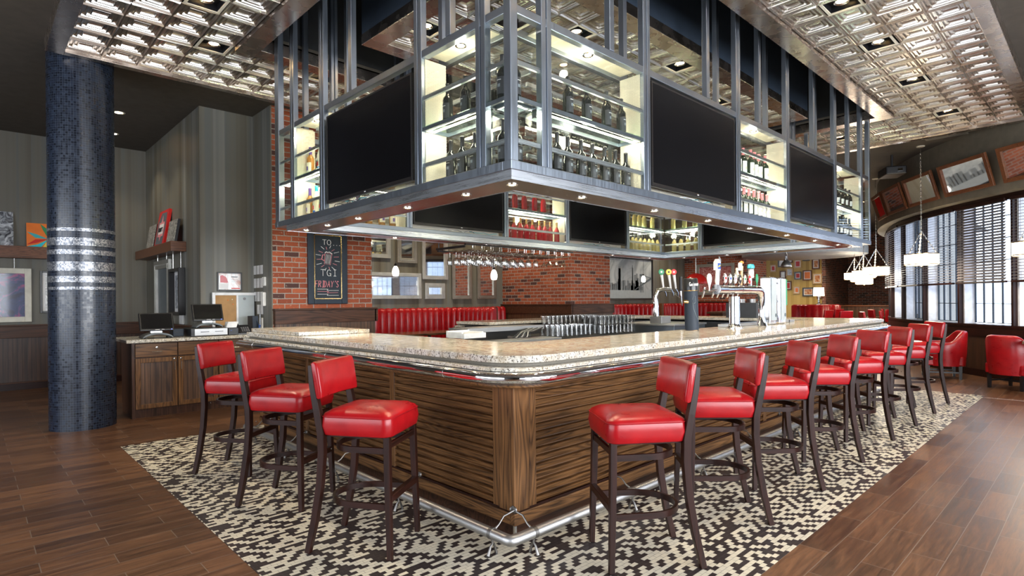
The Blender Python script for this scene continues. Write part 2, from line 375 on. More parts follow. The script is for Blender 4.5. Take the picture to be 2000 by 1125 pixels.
    # thin clear pane: mostly see-through with a reflection
    def pane(nm, tint, refl):
        t = NT(nm); tr = t.n('ShaderNodeBsdfTransparent'); tr.inputs[0].default_value = (*tint, 1)
        gl = t.n('ShaderNodeBsdfGlossy'); gl.inputs['Roughness'].default_value = .02
        lw = t.n('ShaderNodeLayerWeight'); fr = t.math('MINIMUM', t.math('ADD', .04*refl, t.math('MULTIPLY', t.math('POWER', lw.outputs['Facing'], 4.5), .75)), 1.0)
        mx = t.n('ShaderNodeMixShader'); t.l(fr, mx.inputs[0]); t.l(tr.outputs[0], mx.inputs[1]); t.l(gl.outputs[0], mx.inputs[2]); t.l(mx.outputs[0], t.out.inputs[0]); MT[nm] = t.m
    pane('pane', (.97, .985, .975), 1.3); pane('shelf_glass', (.80, .93, .87), 1.5); pane('picture_glass', (.98, .98, .98), 1.2); pane('window_glass', (.93, .96, 1.0), 1.0)
    # perforated sheet: round holes are really see-through
    t = NT('perforated'); c = t.coord(); x, y, z = t.xyz(c); u = t.math('ADD', x, y)
    v = t.math('DIVIDE', z, .0105); row = t.math('FLOOR', v)
    uu = t.math('ADD', t.math('DIVIDE', u, .012), t.math('MULTIPLY', t.math('FLOORED_MODULO', row, 2.0), .5))
    du = t.math('SUBTRACT', t.math('FRACT', uu), .5); dv = t.math('MULTIPLY', t.math('SUBTRACT', t.math('FRACT', v), .5), .875)
    d = t.math('SQRT', t.math('ADD', t.math('MULTIPLY', du, du), t.math('MULTIPLY', dv, dv)))
    bs = t.bsdf(base=(.78, .74, .62), metal=.2, rough=.4); tr = t.n('ShaderNodeBsdfTransparent'); mx = t.n('ShaderNodeMixShader')
    t.l(t.math('LESS_THAN', d, .30), mx.inputs[0]); t.l(bs.outputs[0], mx.inputs[1]); t.l(tr.outputs[0], mx.inputs[2]); t.l(mx.outputs[0], t.out.inputs[0]); MT['perforated'] = t.m
    def glass(nm, colr, ior=1.45, rough=0.0):
        t = NT(nm); g_ = t.n('ShaderNodeBsdfGlass'); g_.inputs[0].default_value = (*colr, 1); g_.inputs['IOR'].default_value = ior; g_.inputs['Roughness'].default_value = rough
        t.l(g_.outputs[0], t.out.inputs[0]); MT[nm] = t.m
    t = NT('clear_glass'); tr = t.n('ShaderNodeBsdfTransparent'); tr.inputs[0].default_value = (.975, .98, .98, 1)
    gl = t.n('ShaderNodeBsdfGlossy'); gl.inputs['Roughness'].default_value = .05
    lw = t.n('ShaderNodeLayerWeight'); fr = t.math('MINIMUM', t.math('ADD', .13, t.math('MULTIPLY', t.math('POWER', lw.outputs['Facing'], 2.2), .8)), 1.0)
    mx = t.n('ShaderNodeMixShader'); t.l(fr, mx.inputs[0]); t.l(tr.outputs[0], mx.inputs[1]); t.l(gl.outputs[0], mx.inputs[2]); t.l(mx.outputs[0], t.out.inputs[0]); MT['clear_glass'] = t.m
    def botl(nm, base, rough=.06, tr=0.0, ems=0):
        t = NT(nm); n = t.noise(t.coord(), 6, 2); t.bsdf(base=t.ramp(n, [(.3, base), (.7, tuple(min(1, b*1.15) for b in base))]), rough=rough, spec=.7, trans=tr); MT[nm] = t.m
    botl('bottle_black', (.010, .012, .012)); botl('bottle_green', (.015, .03, .018)); botl('bottle_rose', (.42, .02, .03), .06, .25)
    botl('bottle_straw', (.62, .52, .22), .06, .3); botl('bottle_cream', (.66, .66, .52), .2); botl('bottle_amber', (.35, .16, .04), .06, .2)
    emit('can_glow', (1, .86, .62), 14); emit('led', (1, .95, .68), 34); emit('shade_glow', (1, .93, .80), 2.6); emit('pendant_glow', (1, .95, .85), 3.5); emit('led_blue', (.1, .15, 1), 6)
    # riveted pleated shade
build_materials()
def g(n): return MT[n]

# ================================================================== SETTING
CZ = 4.18            # painted ceiling
OX0, OX1, OY0, OY1 = 2.27, 9.80, 2.40, 6.20   # opening in the ceiling over the bar
RX0, RX1, RY0, RY1 = .76, 11.6, .87, 7.62     # pressed tin ring
def flat(name, mat, x0, y0, x1, y1, z, t=.02, **k): return MB().box(x0, y0, z-t, x1, y1, z).build(name, g(mat), **k)
def room_plan(mb, z0, z1):
    """slab that follows the room outline: stops at the curved street wall"""
    for (a, b, c, d) in ((-6, -5.1, 10.0, OY0), (-6, OY1, 32, 14)): mb.box(a, b, z0, c, d, z1)
    N = 26
    P_ = []
    for i in range(N+1):
        az = R(180-90*i/N); P_.append((CIRC.x+math.cos(az)*(RW-.12), CIRC.y+math.sin(az)*(RW-.12)))
    for i in range(N):
        (xa, ya), (xb, yb) = P_[i], P_[i+1]
        for y_top, lo in ((OY0, 1), (OY1, 2)):
            if lo == 1:
                if min(ya, yb) < OY0: mb.prism([(xa, ya), (xb, min(yb, OY0)), (xb, OY0), (xa, OY0)] if yb < OY0 else [(xa, ya), (xb, OY0), (xa, OY0)], z0, z1)
            else: mb.prism([(xa, max(ya, OY0)), (xb, max(yb, OY0)), (xb, OY1), (xa, OY1)], z0, z1)
    mb.box(CIRC.x, 3.6, z0, 32, OY1, z1)
    return mb
m = room_plan(MB(), -.02, 0)
m.box(OX0-.0, OY0, -.02, 9.98, OY1, 0); m.box(-6, OY0, -.02, OX0, OY1, 0)
struct(m.build('floor', g('plank_floor')))
struct(MB().box(1.06, 1.21, -.01, 10.2, 6.60, .002).build('floor_mosaic', g('mosaic_floor')))
m = MB()
room_plan(m, CZ, CZ+.05); m.box(-6, OY0, CZ, OX0, OY1, CZ+.05); m.box(OX1, OY0, CZ, 9.98, OY1, CZ+.05)
struct(m.build('ceiling', g('ceiling_paint')))
m = MB()   # dark well above the bar
zt = 6.2
m.box(OX0-.05, OY0-.05, CZ+.051, OX0, OY1+.05, zt); m.box(OX1, OY0-.05, CZ+.051, OX1+.05, OY1+.05, zt)
m.box(OX0, OY0-.05, CZ+.051, OX1, OY0, zt); m.box(OX0, OY1, CZ+.051, OX1, OY1+.05, zt); m.box(OX0-.05, OY0-.05, zt, OX1+.05, OY1+.05, zt+.05)
struct(m.build('ceiling_well', g('void_paint')))

# pressed tin tiles, real embossed relief, with gaps where the can lights sit
TS = .305; TZ = 4.10
CANS = [(1.60, 5.67), (1.92, 6.62), (3.24, 6.59), (5.87, 1.695), (7.215, 1.695), (8.565, 1.695), (10.34, 1.695), (9.97, 2.78 if False else 7.0), (4.56, 3.62), (3.21, 4.68), (6.00, 3.49), (7.5, 3.9), (3.4, 1.60), (10.9, 3.2)]
def tile(mb, cx, cy, hx=TS/2, hy=TS/2):
    prof = [(1.0, .006), (.95, -.008), (.90, .006), (.84, .006), (.80, .022), (.70, .022), (.665, .008), (.60, .008), (.565, .026), (.46, .026), (.43, .014), (.37, .014), (.335, .034), (.0, .034)]
    jit = random.uniform(-.003, .003); tx = random.uniform(-.03, .03); ty = random.uniform(-.03, .03)
    base = len(mb.v); vs_ = []; fs = []
    for i, (s_, z) in enumerate(prof[:-1]):
        k = 0 if s_ > .98 else 1
        for a, b in ((-1, -1), (1, -1), (1, 1), (-1, 1)):
            x = a*s_*hx; y = b*s_*hy
            vs_.append((cx+x, cy+y, TZ+z+k*(jit+x*tx+y*ty)))
    n = len(prof)-1
    for i in range(n-1):
        for k in range(4):
            fs.append((i*4+k, (i+1)*4+k, (i+1)*4+(k+1) % 4, i*4+(k+1) % 4))
    fs.append(tuple((n-1)*4+k for k in (3, 2, 1, 0)))
    mb.add(vs_, fs)
def near_can(x, y): return any(abs(x-a) < TS*.5 and abs(y-b) < TS*.5 for a, b in CANS)
used_cans = {}
def tiles(mb, x0, y0, x1, y1, skip=None):
    nx = max(1, round((x1-x0)/TS)); ny = max(1, round((y1-y0)/TS))
    for i in range(nx):
        for j in range(ny):
            cx = x0+(i+.5)*(x1-x0)/nx; cy = y0+(j+.5)*(y1-y0)/ny
            hit = [c_ for c_ in CANS if abs(cx-c_[0]) <= (x1-x0)/nx/2+1e-4 and abs(cy-c_[1]) <= (y1-y0)/ny/2+1e-4]
            if hit: used_cans[hit[0]] = (cx, cy); continue
            tile(mb, cx, cy, (x1-x0)/nx/2, (y1-y0)/ny/2)
m = MB()
BO = .20
tiles(m, RX0, RY0, OX0-BO, RY1); tiles(m, OX1+BO, RY0, RX1, RY1); tiles(m, OX0-BO, RY0, OX1+BO, OY0-BO); tiles(m, OX0-BO, OY1+BO, OX1+BO, RY1)
IX0, IX1, IY0, IY1 = 2.98, 9.08, 3.09, 5.36
tiles(m, IX0+BO, IY0+BO, IX1-BO, IY1-BO)
struct(m.build('ceiling_tin', g('tin')))
m = MB()
m.box(RX0-.16, RY0-.14, 4.05, RX0, RY1+.1, CZ); m.box(RX1, RY0-.14, 4.05, RX1+.14, RY1+.1, CZ); m.box(RX0, RY0-.14, 4.05, RX1, RY0, CZ); m.box(RX0, RY1, 4.05, RX1, RY1+.1, CZ)
m.box(OX0-BO, OY0-BO, 4.05, OX0, OY1+BO, CZ+.02); m.box(OX1, OY0-BO, 4.05, OX1+BO, OY1+BO, CZ+.02); m.box(OX0, OY0-BO, 4.05, OX1, OY0, CZ+.02); m.box(OX0, OY1, 4.05, OX1, OY1+BO, CZ+.02)
struct(m.build('trim_1', g('warm_lit_steel'), bevel=.004))
m = MB()
m.box(IX0, IY0, 4.05, IX0+BO, IY1, 4.16); m.box(IX1-BO, IY0, 4.05, IX1, IY1, 4.16); m.box(IX0+BO, IY0, 4.05, IX1-BO, IY0+BO, 4.16); m.box(IX0+BO, IY1-BO, 4.05, IX1-BO, IY1, 4.16)
struct(m.build('trim_2', g('warm_lit_steel'), bevel=.004))
struct(MB().box(IX0+.004, IY0+.004, 4.16, IX1-.004, IY1-.004, 4.85).build('ceiling_island', g('void_blue')))
m = MB()
for y in (2.62, 5.75): m.tube([(OX0+.02, y, 5.2), (OX1-.02, y, 5.2)], .035, 10); m.tube([(OX0+.02, y+.14, 5.0), (OX1-.02, y+.14, 5.0)], .022, 10)
for x in (2.6, 9.5): m.tube([(x, OY0+.02, 5.05), (x, OY1-.02, 5.05)], .03, 10)
o = m.build('ceiling_pipe', g('dark_grey')); tag(o, 'dark pipes running through the black well above the bar', 'pipe')

# walls -------------------------------------------------------------
WAIN = 1.05
struct(MB().box(-6, 12.25, 0, 2.39, 12.4, CZ).build('wall_back_left', g('wallpaper')))
struct(MB().box(2.39, 8.90, 0, 3.12, 12.4, CZ).build('wall_service', g('wallpaper')))
m = MB().box(3.12, 8.20, 0, 3.135, 8.90, CZ)
struct(m.build('wall_pillar_side', g('wallpaper')))
def pillar(n, x0, x1):
    struct(MB().box(x0, 8.20, 0, x1, 10.4, CZ).build('wall_pillar_'+n, g('brick')))
    m = MB(); z0 = 1.07
    xa = x0-.03 if n != 'left' else x0
    m.box(xa, 8.12, 1.07, x1+.03, 8.198, 1.265)        # board
    m.box(xa-.01, 8.10, 1.265, x1+.045, 8.198, 1.29)   # cap
    if n != 'left': m.box(x0-.06, 8.12, 1.07, x0-.002, 10.4, 1.265); m.box(x0-.075, 8.1, 1.265, x0-.002, 10.4, 1.29)
    m.box(x1+.002, 8.12, 1.07, x1+.06, 10.0, 1.265)
    struct(m.build('trim_pillar_'+n, g('darkoak_x'), bevel=.004))
    m = MB().box(xa+.01, 8.14, .12, x1+.02, 8.198, 1.07); m.box(xa+.01, 8.13, 0, x1+.02, 8.198, .12)
    if n != 'left': m.box(x0-.04, 8.14, 0, x0-.002, 10.4, 1.07)
    struct(m.build('wall_wainscot_'+n, g('beadboard')))
pillar('left', 3.135, 4.71); pillar('middle', 9.60, 11.05); pillar('right', 18.4, 20.0)
struct(MB().box(4.71, 10.4, 0, 9.60, 10.55, CZ).build('wall_back_middle', g('wallpaper')))
struct(MB().box(11.05, 10.4, 0, 18.4, 10.55, CZ).build('wall_back_right', g('wallpaper')))
struct(MB().box(20.0, 12.0, 0, 25.2, 12.15, CZ).build('wall_lounge_back', g('grey_paint')))
struct(MB().box(25.0, 8.04, 0, 25.15, 12.0, CZ).build('wall_lounge_yellow', g('yellow_paper')))
m = MB().box(25.0, 7.9, 0, 27.9, 8.04, CZ); m.box(27.9, 5.2, 0, 28.05, 8.04, CZ)
struct(m.build('wall_lounge_brick', g('brick_dark')))
struct(MB().box(24.9, 10.9, 1.1, 24.99, 11.95, 4.1).build('wall_red_panel', g('red_paint')))
struct(MB().box(27.7, 5.9, 0, 27.9, 6.25, 3.6).build('trim_3', g('white_paint'), bevel=.01))
struct(MB().box(19.5, 3.6, 0, 28.05, 3.75, CZ).build('wall_lounge_right', g('taupe')))
struct(MB().box(28.05, 3.6, 0, 28.1, 5.2, CZ).build('wall_lounge_end', g('brick_dark')))
# walls behind and left of the camera: sill, pillars and header around long windows
m = MB()
for (a, b) in ((-6, -3.2), (7.2, 10.4)): m.box(a, -5.0, 0, b, -4.85, CZ)
m.box(-3.2, -5.0, 0, 7.2, -4.85, .85); m.box(-3.2, -5.0, 3.0, 7.2, -4.85, CZ)
struct(m.build('wall_rear', g('wallpaper')))
m = MB(); m.box(-5.7, -4.85, 0, -5.55, 12.25, .85); m.box(-5.7, -4.85, 3.0, -5.55, 12.25, CZ); m.box(-5.7, -4.85, .85, -5.55, -1, 3.0); m.box(-5.7, 8.2, .85, -5.55, 12.25, 3.0)
struct(m.build('wall_left', g('wallpaper')))
m = MB()
for i in range(9): x = -3.2+i*1.3; m.box(x-.03, -4.98, .85, x+.03, -4.87, 3.0)
m.box(-3.2, -4.97, 1.85, 7.2, -4.88, 1.9)
struct(m.build('window_9', g('darkoak_z')))
m = MB()
for i in range(8): y = -1+i*1.314; m.box(-5.68, y-.03, .85, -5.57, y+.03, 3.0)
struct(m.build('window_10', g('darkoak_z')))
def wains(name, x0, y0, x1, y1, top=1.05):
    m = MB().box(x0, y0, .12, x1, y1, .84); struct(m.build('wall_wainscot_'+name, g('beadboard_dark')))
    e = .018
    m = MB().box(x0-e, y0-e, .84, x1+e, y1+e, 1.03); m.box(x0-.03, y0-.03, 1.03, x1+.03, y1+.03, 1.055); m.box(x0-e*.7, y0-e*.7, .105, x1+e, y1+e, .13)
    struct(m.build('trim_wainscot_'+name, g('darkoak_x'), bevel=.004))
    struct(MB().box(x0-.008, y0-.008, 0, x1+.01, y1+.01, .104).build('baseboard_'+name, g('stain_x')))
wains('back_left', -5.5, 12.21, 2.34, 12.245)
wains('side', 2.345, 8.93, 2.385, 12.2)
wains('service', 2.40, 8.855, 3.10, 8.895)
wains('mirror', 4.80, 10.35, 9.5, 10.395); wains('mural', 11.15, 10.35, 18.3, 10.395)

# curved window wall: bulges into the room
def ap(az, r, z=0): return Vector((CIRC.x+math.cos(R(az))*r, CIRC.y+math.sin(R(az))*r, z))
def arcwall(mb, a0, a1, r0, r1, z0, z1, n=None, mi=0):
    n = n or max(2, int(abs(a1-a0)/1.8)); vs_ = []; fs = []
    for i in range(n+1):
        a = a0+(a1-a0)*i/n
        vs_ += [ap(a, r0, z0), ap(a, r1, z0), ap(a, r1, z1), ap(a, r0, z1)]
    for i in range(n):
        b = i*4
        for k in range(4): fs.append((b+k, b+(k+1) % 4, b+4+(k+1) % 4, b+4+k))
    fs.append((0, 1, 2, 3)); fs.append((n*4+3, n*4+2, n*4+1, n*4))
    mb.add(vs_, fs, mi, True)
A0, A1 = 180, 84
m = MB(); arcwall(m, A0, A1, RW-.25, RW, .0, .86); struct(m.build('wall_right_lower', g('beadboard_dark'), auto=30))
m = MB(); arcwall(m, A0, A1, RW-.25, RW+.03, .86, .90); arcwall(m, A0, A1, RW-.0, RW+.02, .70, .83); arcwall(m, A0, A1, RW, RW+.012, 0, .12); struct(m.build('trim_sill', g('stain_x'), auto=30))
m = MB(); arcwall(m, A0, A1, RW-.25, RW+.24, 3.05, CZ); struct(m.build('wall_bulkhead', g('taupe'), auto=30))
MUL = [138.5-7.4*k for k in range(-4, 8)]
m = MB()
for a in MUL:
    arcwall(m, a+.13, a-.13, RW-.06, RW+.015, .90, 3.05, 2)
arcwall(m, A0, A1, RW-.05, RW+.04, 2.95, 3.05)
struct(m.build('trim_mullions', g('stain_z'), auto=30))
m = MB()
for a in MUL:
    p = [ap(a-.20, RW-.02), ap(a-.20, RW-.07), ap(a-1.6, RW-.27), ap(a-1.6, RW-.22)]
    m.prism([(q.x, q.y) for q in p][::-1], .90, 3.05)
    m.prism([(q.x, q.y) for q in (ap(a+.35, RW-.06), ap(a+.35, RW-.25), ap(a-.1, RW-.25), ap(a-.1, RW-.06))][::-1], .90, 3.05)
struct(m.build('trim_jambs', g('ext_white'), auto=30))
nw = 0
for i, a in enumerate(MUL[:-1]):
    nw += 1
    b = a-7.4
    if nw > 8: break
    m = MB(); arcwall(m, a-1.1, b+.5, RW-.235, RW-.229, .92, 3.05, 4); wdw = m.build('window_%d' % nw, g('window_glass'), auto=30); struct(wdw)
    m = MB()
    for k in range(0, 5): c_ = a-1.6-(6.4-1.1)*k/4; arcwall(m, c_+.035, c_-.035, RW-.245, RW-.215, .92, 3.05, 1)
    for z in (1.0-.08, 1.255, 1.63, 2.0, 2.37, 2.74): arcwall(m, a-1.1, b+.5, RW-.245, RW-.215, z-.006, z+.006, 4)
    o = m.build('window_muntins', g('void_blue'), parent=wdw, auto=30)
# street outside
struct(MB().box(13.2, -9, -.5, 24, 0.0, -.4).build('ground', g('asphalt')))
m = MB(); m.box(22, -9, -.4, 24, 1.6, 7); m.box(16.2, -9.2, -.4, 24, -8.8, 7)
o = m.build('street_building', g('ext_wall')); tag(o, 'pale blue grey building standing across the street outside the curved windows', 'building')
m = MB()
for k in range(5): m.box(21.96, -7.5+k*1.7, 1.2, 21.995, -6.7+k*1.7, 2.4)
m.build('window', g('void_blue'), parent=o)
# blinds, one per bay
BAYN = ['fifth bay', 'bay beyond the right picture edge', 'bay behind the nearest armchair', 'bay at the right picture edge', 'wide closed bay', 'bay left of the closed one', 'third bay from the far end', 'second bay from the far end', 'narrow far bay', 'last far bay']
for i, a in enumerate(MUL[:9]):
    b = a-7.4; p = ap(a-.3, RW+.065); q = ap(b+.3, RW+.065)
    t = empty('window_blind', (p.x, p.y, 1.62)); d = q-p; L = d.length; ang = math.atan2(d.y, d.x)
    names = {0:'farthest behind the camera', 1:'second behind the right picture edge', 2:'third, just outside the right picture edge', 3:'at the right picture edge, cut by the frame', 4:'on the widest window, darkest and nearly closed', 5:'left of the darkest blind, with bright gaps', 6:'above the nearest drum pendant, left part', 7:'on the narrow window left of the drum pendant', 8:'at the far end of the curved wall'}
    tag(t, 'dark slatted window blind '+names[i], 'window blind', 'blinds along the curved window wall')
    M0 = Matrix.Rotation(ang, 4, 'Z')
    m = MB(); n = 27; tilt = R(-48 if i == 4 else -16)
    for k in range(n):
        z = .05+k*.0485
        m.mbox(M0 @ Matrix.Translation((L/2, 0, z)) @ Matrix.Rotation(tilt, 4, 'X'), L-.02, .046, .003)
    m.build('slats', g('blind'), t, world=False)
    MB().mbox(M0 @ Matrix.Translation((L/2, 0, 1.335)), L, .055, .05).build('head_rail', g('stain_x'), t, world=False, bevel=.004)
    MB().mbox(M0 @ Matrix.Translation((L/2, 0, 0.0)), L-.01, .05, .035).build('bottom_rail', g('stain_x'), t, world=False, bevel=.004)
    m = MB()
    for fx in (.12, .5, .88):
        for dy in (-.026, .026): m.mbox(M0 @ Matrix.Translation((L*fx, dy, .66)), .004, .002, 1.3)
    m.build('ladder_cord', g('c_grey'), t, world=False)

# ================================================================== BAR
def rrect(x0, y0, x1, y1, r, n=8, corners=(1, 1, 1, 1)):
    """counter-clockwise rounded rectangle from the near-left corner"""
    out = []
    for (cx, cy, a, on, px_, py_) in ((x0+r, y0+r, 180, corners[0], x0, y0), (x1-r, y0+r, 270, corners[1], x1, y0), (x1-r, y1-r, 0, corners[2], x1, y1), (x0+r, y1-r, 90, corners[3], x0, y1)):
        if not on: out.append((px_, py_)); continue
        for k in range(n+1):
            t_ = R(a+90*k/n); out.append((cx+r*math.cos(t_), cy+r*math.sin(t_)))
    return out
def band(mb, outer, inner, z0, z1, mi=0, smooth=False):
    """extruded strip between two open polylines with the same number of points"""
    n = len(outer); vs_ = [(p[0], p[1], z0) for p in outer]+[(p[0], p[1], z0) for p in inner]+[(p[0], p[1], z1) for p in outer]+[(p[0], p[1], z1) for p in inner]
    fs = []
    for i in range(n-1):
        fs += [(i, i+1, n+i+1, n+i), (2*n+i, 3*n+i, 3*n+i+1, 2*n+i+1), (i, 2*n+i, 2*n+i+1, i+1), (n+i, n+i+1, 3*n+i+1, 3*n+i)]
    fs += [(0, n, 3*n, 2*n), (n-1, 3*n-1, 4*n-1, 2*n-1)]
    mb.add(vs_, fs, mi, smooth)
def lpath(x, y, xe, ye, r, n=10, x_end2=None):
    """L shaped path: from (x, ye) down to the near-left corner (x,y) and along to (xe, y)"""
    out = [(x, ye)]
    for k in range(n+1):
        t_ = R(180+90*k/n); out.append((x+r+r*math.cos(t_), y+r+r*math.sin(t_)))
    out.append((xe, y)); return out
BX, BY = 2.13, 2.215          # outer edge of the granite top
EX, EY = 9.65, 6.30
bar = empty('bar_counter', (BX+.1, BY+.13, 0)); tag(bar, 'square oak bar with granite top, louvred panels and chrome nosing', 'bar')
def ring_path(x, y, x1, y1, r, y_open=None):
    """open ring: starts at the left side end, goes round near side, right side, back side"""
    out = [(x, EY)]
    for k in range(9): t_ = R(180+90*k/8); out.append((x+r+r*math.cos(t_), y+r+r*math.sin(t_)))
    for k in range(9): t_ = R(270+90*k/8); out.append((x1-r+r*math.cos(t_), y+r+r*math.sin(t_)))
    return out
def ring_end(x1, y1, xe, r):
    out = []
    for k in range(9): t_ = R(0+90*k/8); out.append((x1-r+r*math.cos(t_), y1-r+r*math.sin(t_)))
    out.append((xe, y1)); return out
def ring(off_o, off_i, z0, z1, mi=0, mb=None, ro=.28, ri=.20):
    o_ = ring_path(BX-off_o, BY-off_o, EX+off_o, 0, ro)+ring_end(EX+off_o, 6.9+off_o, 5.4, ro)
    i_ = ring_path(2.90-off_i, 3.0-off_i, 8.90+off_i, 0, ri)+ring_end(8.90+off_i, 6.12+off_i, 5.4, ri)
    mb = mb or MB(); band(mb, o_, i_, z0, z1, mi); return mb
ring(0, 0, 1.028, 1.07).build('granite_top', g('granite'), bar, bevel=.006, seg=3)
MB().box(2.18, 5.10, 1.071, 2.90, 6.30, 1.108).build('raised_slab', g('granite'), bar, bevel=.005)
def lring(off, depth, z0, z1, mb=None, r=.26, mi=0):
    o_ = ring_path(BX-off, BY-off, EX+off, 0, r)+ring_end(EX+off, 6.9+off, 5.4, r)
    i_ = ring_path(BX-off+depth, BY-off+depth, EX+off-depth, 0, max(.02, r-depth))+ring_end(EX+off-depth, 6.9+off-depth, 5.4, max(.02, r-depth))
    mb = mb or MB(); band(mb, o_, i_, z0, z1, mi); return mb
lring(-.03, .05, 1.008, 1.027).build('shadow_gap', g('taupe'), bar)
lring(.035, .12, .985, 1.007, r=.29).build('lower_ledge', g('granite'), bar, bevel=.004)
# chrome bullnose
pth = ring_path(BX-.055, BY-.055, EX+.055, 0, .30)+ring_end(EX+.055, 6.955, 5.4, .30)
def dens(p, step=.4):
    out = [p[0]]
    for a, b in zip(p, p[1:]):
        L = math.hypot(b[0]-a[0], b[1]-a[1]); n = max(1, int(L/step))
        for k in range(1, n+1): out.append((a[0]+(b[0]-a[0])*k/n, a[1]+(b[1]-a[1])*k/n))
    return out
pth = [(BX-.055, EY+.06)]+pth[1:]
m = MB(); m.tube([(x, y, .952) for x, y in dens(pth, .6)], .033, 16); m.build('chrome_nosing', g('chrome'), bar, auto=60)
m = MB()
for (x, y, dx, dy) in ((BX-.055, 5.9, 0, 1), (BX-.055, 2.75, 0, 1), (2.9, BY-.055, 1, 0), (5.9, BY-.055, 1, 0), (8.6, BY-.055, 1, 0), (BX-.055, 4.3, 0, 1)):
    m.tube([(x-dx*.004, y-dy*.004, .952), (x+dx*.004, y+dy*.004, .952)], .0345, 16)
m.build('nosing_joint', g('nickel'), bar)
lring(.03, .13, .895, .918, r=.26).build('crown_moulding', g('oak_x'), bar, bevel=.008)
lring(.055, .1, .918, .925, r=.28).build('nosing_plate', g('dark_grey'), bar)
# body
X0, Y0 = 2.25, 2.35; X1, Y1 = 9.52, 6.78
m = MB(); m.box(X0+.031, Y0+.031, .1, X0+.55, EY-.05, 1.0); m.box(X0+.55, Y0+.03, .1, X1-.03, Y0+.6, 1.0); m.box(X1-.58, Y0+.6, .1, X1-.03, Y1-.03, 1.0); m.box(5.45, Y1-.55, .1, X1-.58, Y1-.03, 1.0)
m.build('carcass', g('dark_grey'), bar)
m = MB(); m.box(X0+.025, Y0+.025, 0, X0+.5, EY-.08, .0945); m.box(X0+.5, Y0+.025, 0, X1-.06, Y0+.5, .0945); m.box(X1-.5, Y0+.5, 0, X1-.06, Y1-.06, .0945); m.build('toe_kick', g('darkoak_x'), bar)
MB().box(X0+.010, Y0+.010, .0, X0+.0245, Y0+.0245, .0945).build('corner_bead', g('nickel'), bar)
# base board
m = MB(); m.box(X0-.012, Y0-.012, .095, X1+.012, Y0+.028, .165); m.build('base_board', g('oak_x'), bar, bevel=.004)
m = MB(); m.box(X0-.012, Y0+.0285, .095, X0+.028, EY-.04, .165); m.build('base_board', g('oak_y'), bar, bevel=.004)
m = MB(); m.box(X0-.003, Y0-.003, .1655, X1, Y0+.02, .178); m.box(X0-.003, Y0+.0201, .1655, X0+.02, EY-.04, .178); m.build('base_cap', g('stain_x'), bar)
# corner post and stiles
m = MB(); m.box(X0-.022, Y0-.022, .1785, X0+.098, Y0+.105, .894); m.build('corner_post', g('oak_z'), bar, bevel=.003)
def stile(x0, y0, x1, y1): MB().box(x0, y0, .1785, x1, y1, .894).build('stile', g('oak_z'), bar, bevel=.003)
stile(X0+.114, Y0-.008, X0+.172, Y0+.028); stile(X0-.008, Y0+.121, X0+.028, Y0+.175)
Lst = [2.565, 3.62, 3.70, 4.95, 6.20]; 
stile(X0-.008, 3.60, X0+.028, 3.665); stile(X0-.008, 5.05, X0+.028, 5.115); stile(X0-.008, 6.17, X0+.028, 6.25)
for x in (5.62, 7.62, 9.45): stile(x, Y0-.008, x+.065, Y0+.028)
def louvre(a0, a1, axis):
    m = MB(); n = 15; h = (.894-.1785)/n
    for k in range(n):
        z = .1785+h*k
        # wedge: leans out at the bottom, tucked in at the top
        poly = [(.012, z+.001), (.006, z+.004), (-.004, z+h*.55), (-.007, z+h-.013), (-.004, z+h-.010), (.024, z+h-.009), (.026, z+h-.0), (.03, z+h), (.03, z+.001)]
        vs_ = []
        for a in (a0, a1):
            for d, zz in poly: vs_.append((a, Y0+d, zz) if axis == 'x' else (X0+d, a, zz))
        q = len(poly)
        fs = [(i, (i+1) % q, q+(i+1) % q, q+i) for i in range(q)]+[tuple(range(q-1, -1, -1)), tuple(range(q, 2*q))]
        m.add(vs_, fs)
    m.build('louvred_panel', g('oak_'+axis), bar)
for a, b in ((X0+.172, 5.62), (5.685, 7.62), (7.685, 9.45)): louvre(a, b, 'x')
for a, b in ((Y0+.175, 3.60), (3.665, 5.05), (5.115, 6.17)): louvre(a, b, 'y')
# end panel of the left leg and inner faces
m = MB().box(X0+.02, EY-.05, .1, X0+.56, EY-.02, .9); m.build('end_panel', g('darkoak_z'), bar)
# foot rail
m = MB(); m.tube([(2.05, 6.1, .118), (2.05, 2.21, .118), (2.052, 2.185, .118), (2.06, 2.175, .118), (2.085, 2.17, .118), (9.5, 2.17, .118)], .030, 16); fr = m.build('foot_rail', g('satin'), bar, auto=60)
def bracket(x, y, d):
    m = MB(); M0 = Matrix.Translation((x, y, 0)) @ Matrix.Rotation(d, 4, 'Z')   # local +y towards the bar
    P = lambda a, z: M0 @ Vector((0, a, z-(.027 if z > .08 else 0)))
    m.tube([P(0, .115), P(.002, .09), P(-.012, .05), P(-.03, .004)], [.008, .006, .006, .010], 8)
    m.tube([P(.004, .09), P(.012, .06), P(.030, .004)], [.005, .005, .009], 8)
    m.tube([P(.022, .165), P(.05, .18), P(.085, .215), P(.178, .228)], [.007, .005, .005, .007], 8)
    m.lathe([(.0, 0), (.022, 0), (.022, .003), (.0, .006)], 12, M_=M0 @ Matrix.Translation((0, -.03, 0)))
    m.lathe([(.0, 0), (.02, 0), (.018, .006), (.0, .008)], 12, M_=M0 @ Matrix.Translation((0, .17, .201)) @ Matrix.Rotation(PI/2, 4, 'X'))
    m.tube([M0 @ Vector((-.012, 0, .118)), M0 @ Vector((.012, 0, .118))], .0325, 16)
    m.build('bracket', g('cast'), fr)
for x in (2.22, 3.15, 4.1, 5.05, 6.0, 6.95, 7.9, 8.85): bracket(x, 2.17, 0)
for y in (2.32, 3.25, 4.15, 5.05, 5.9): bracket(2.05, y, -PI/2)

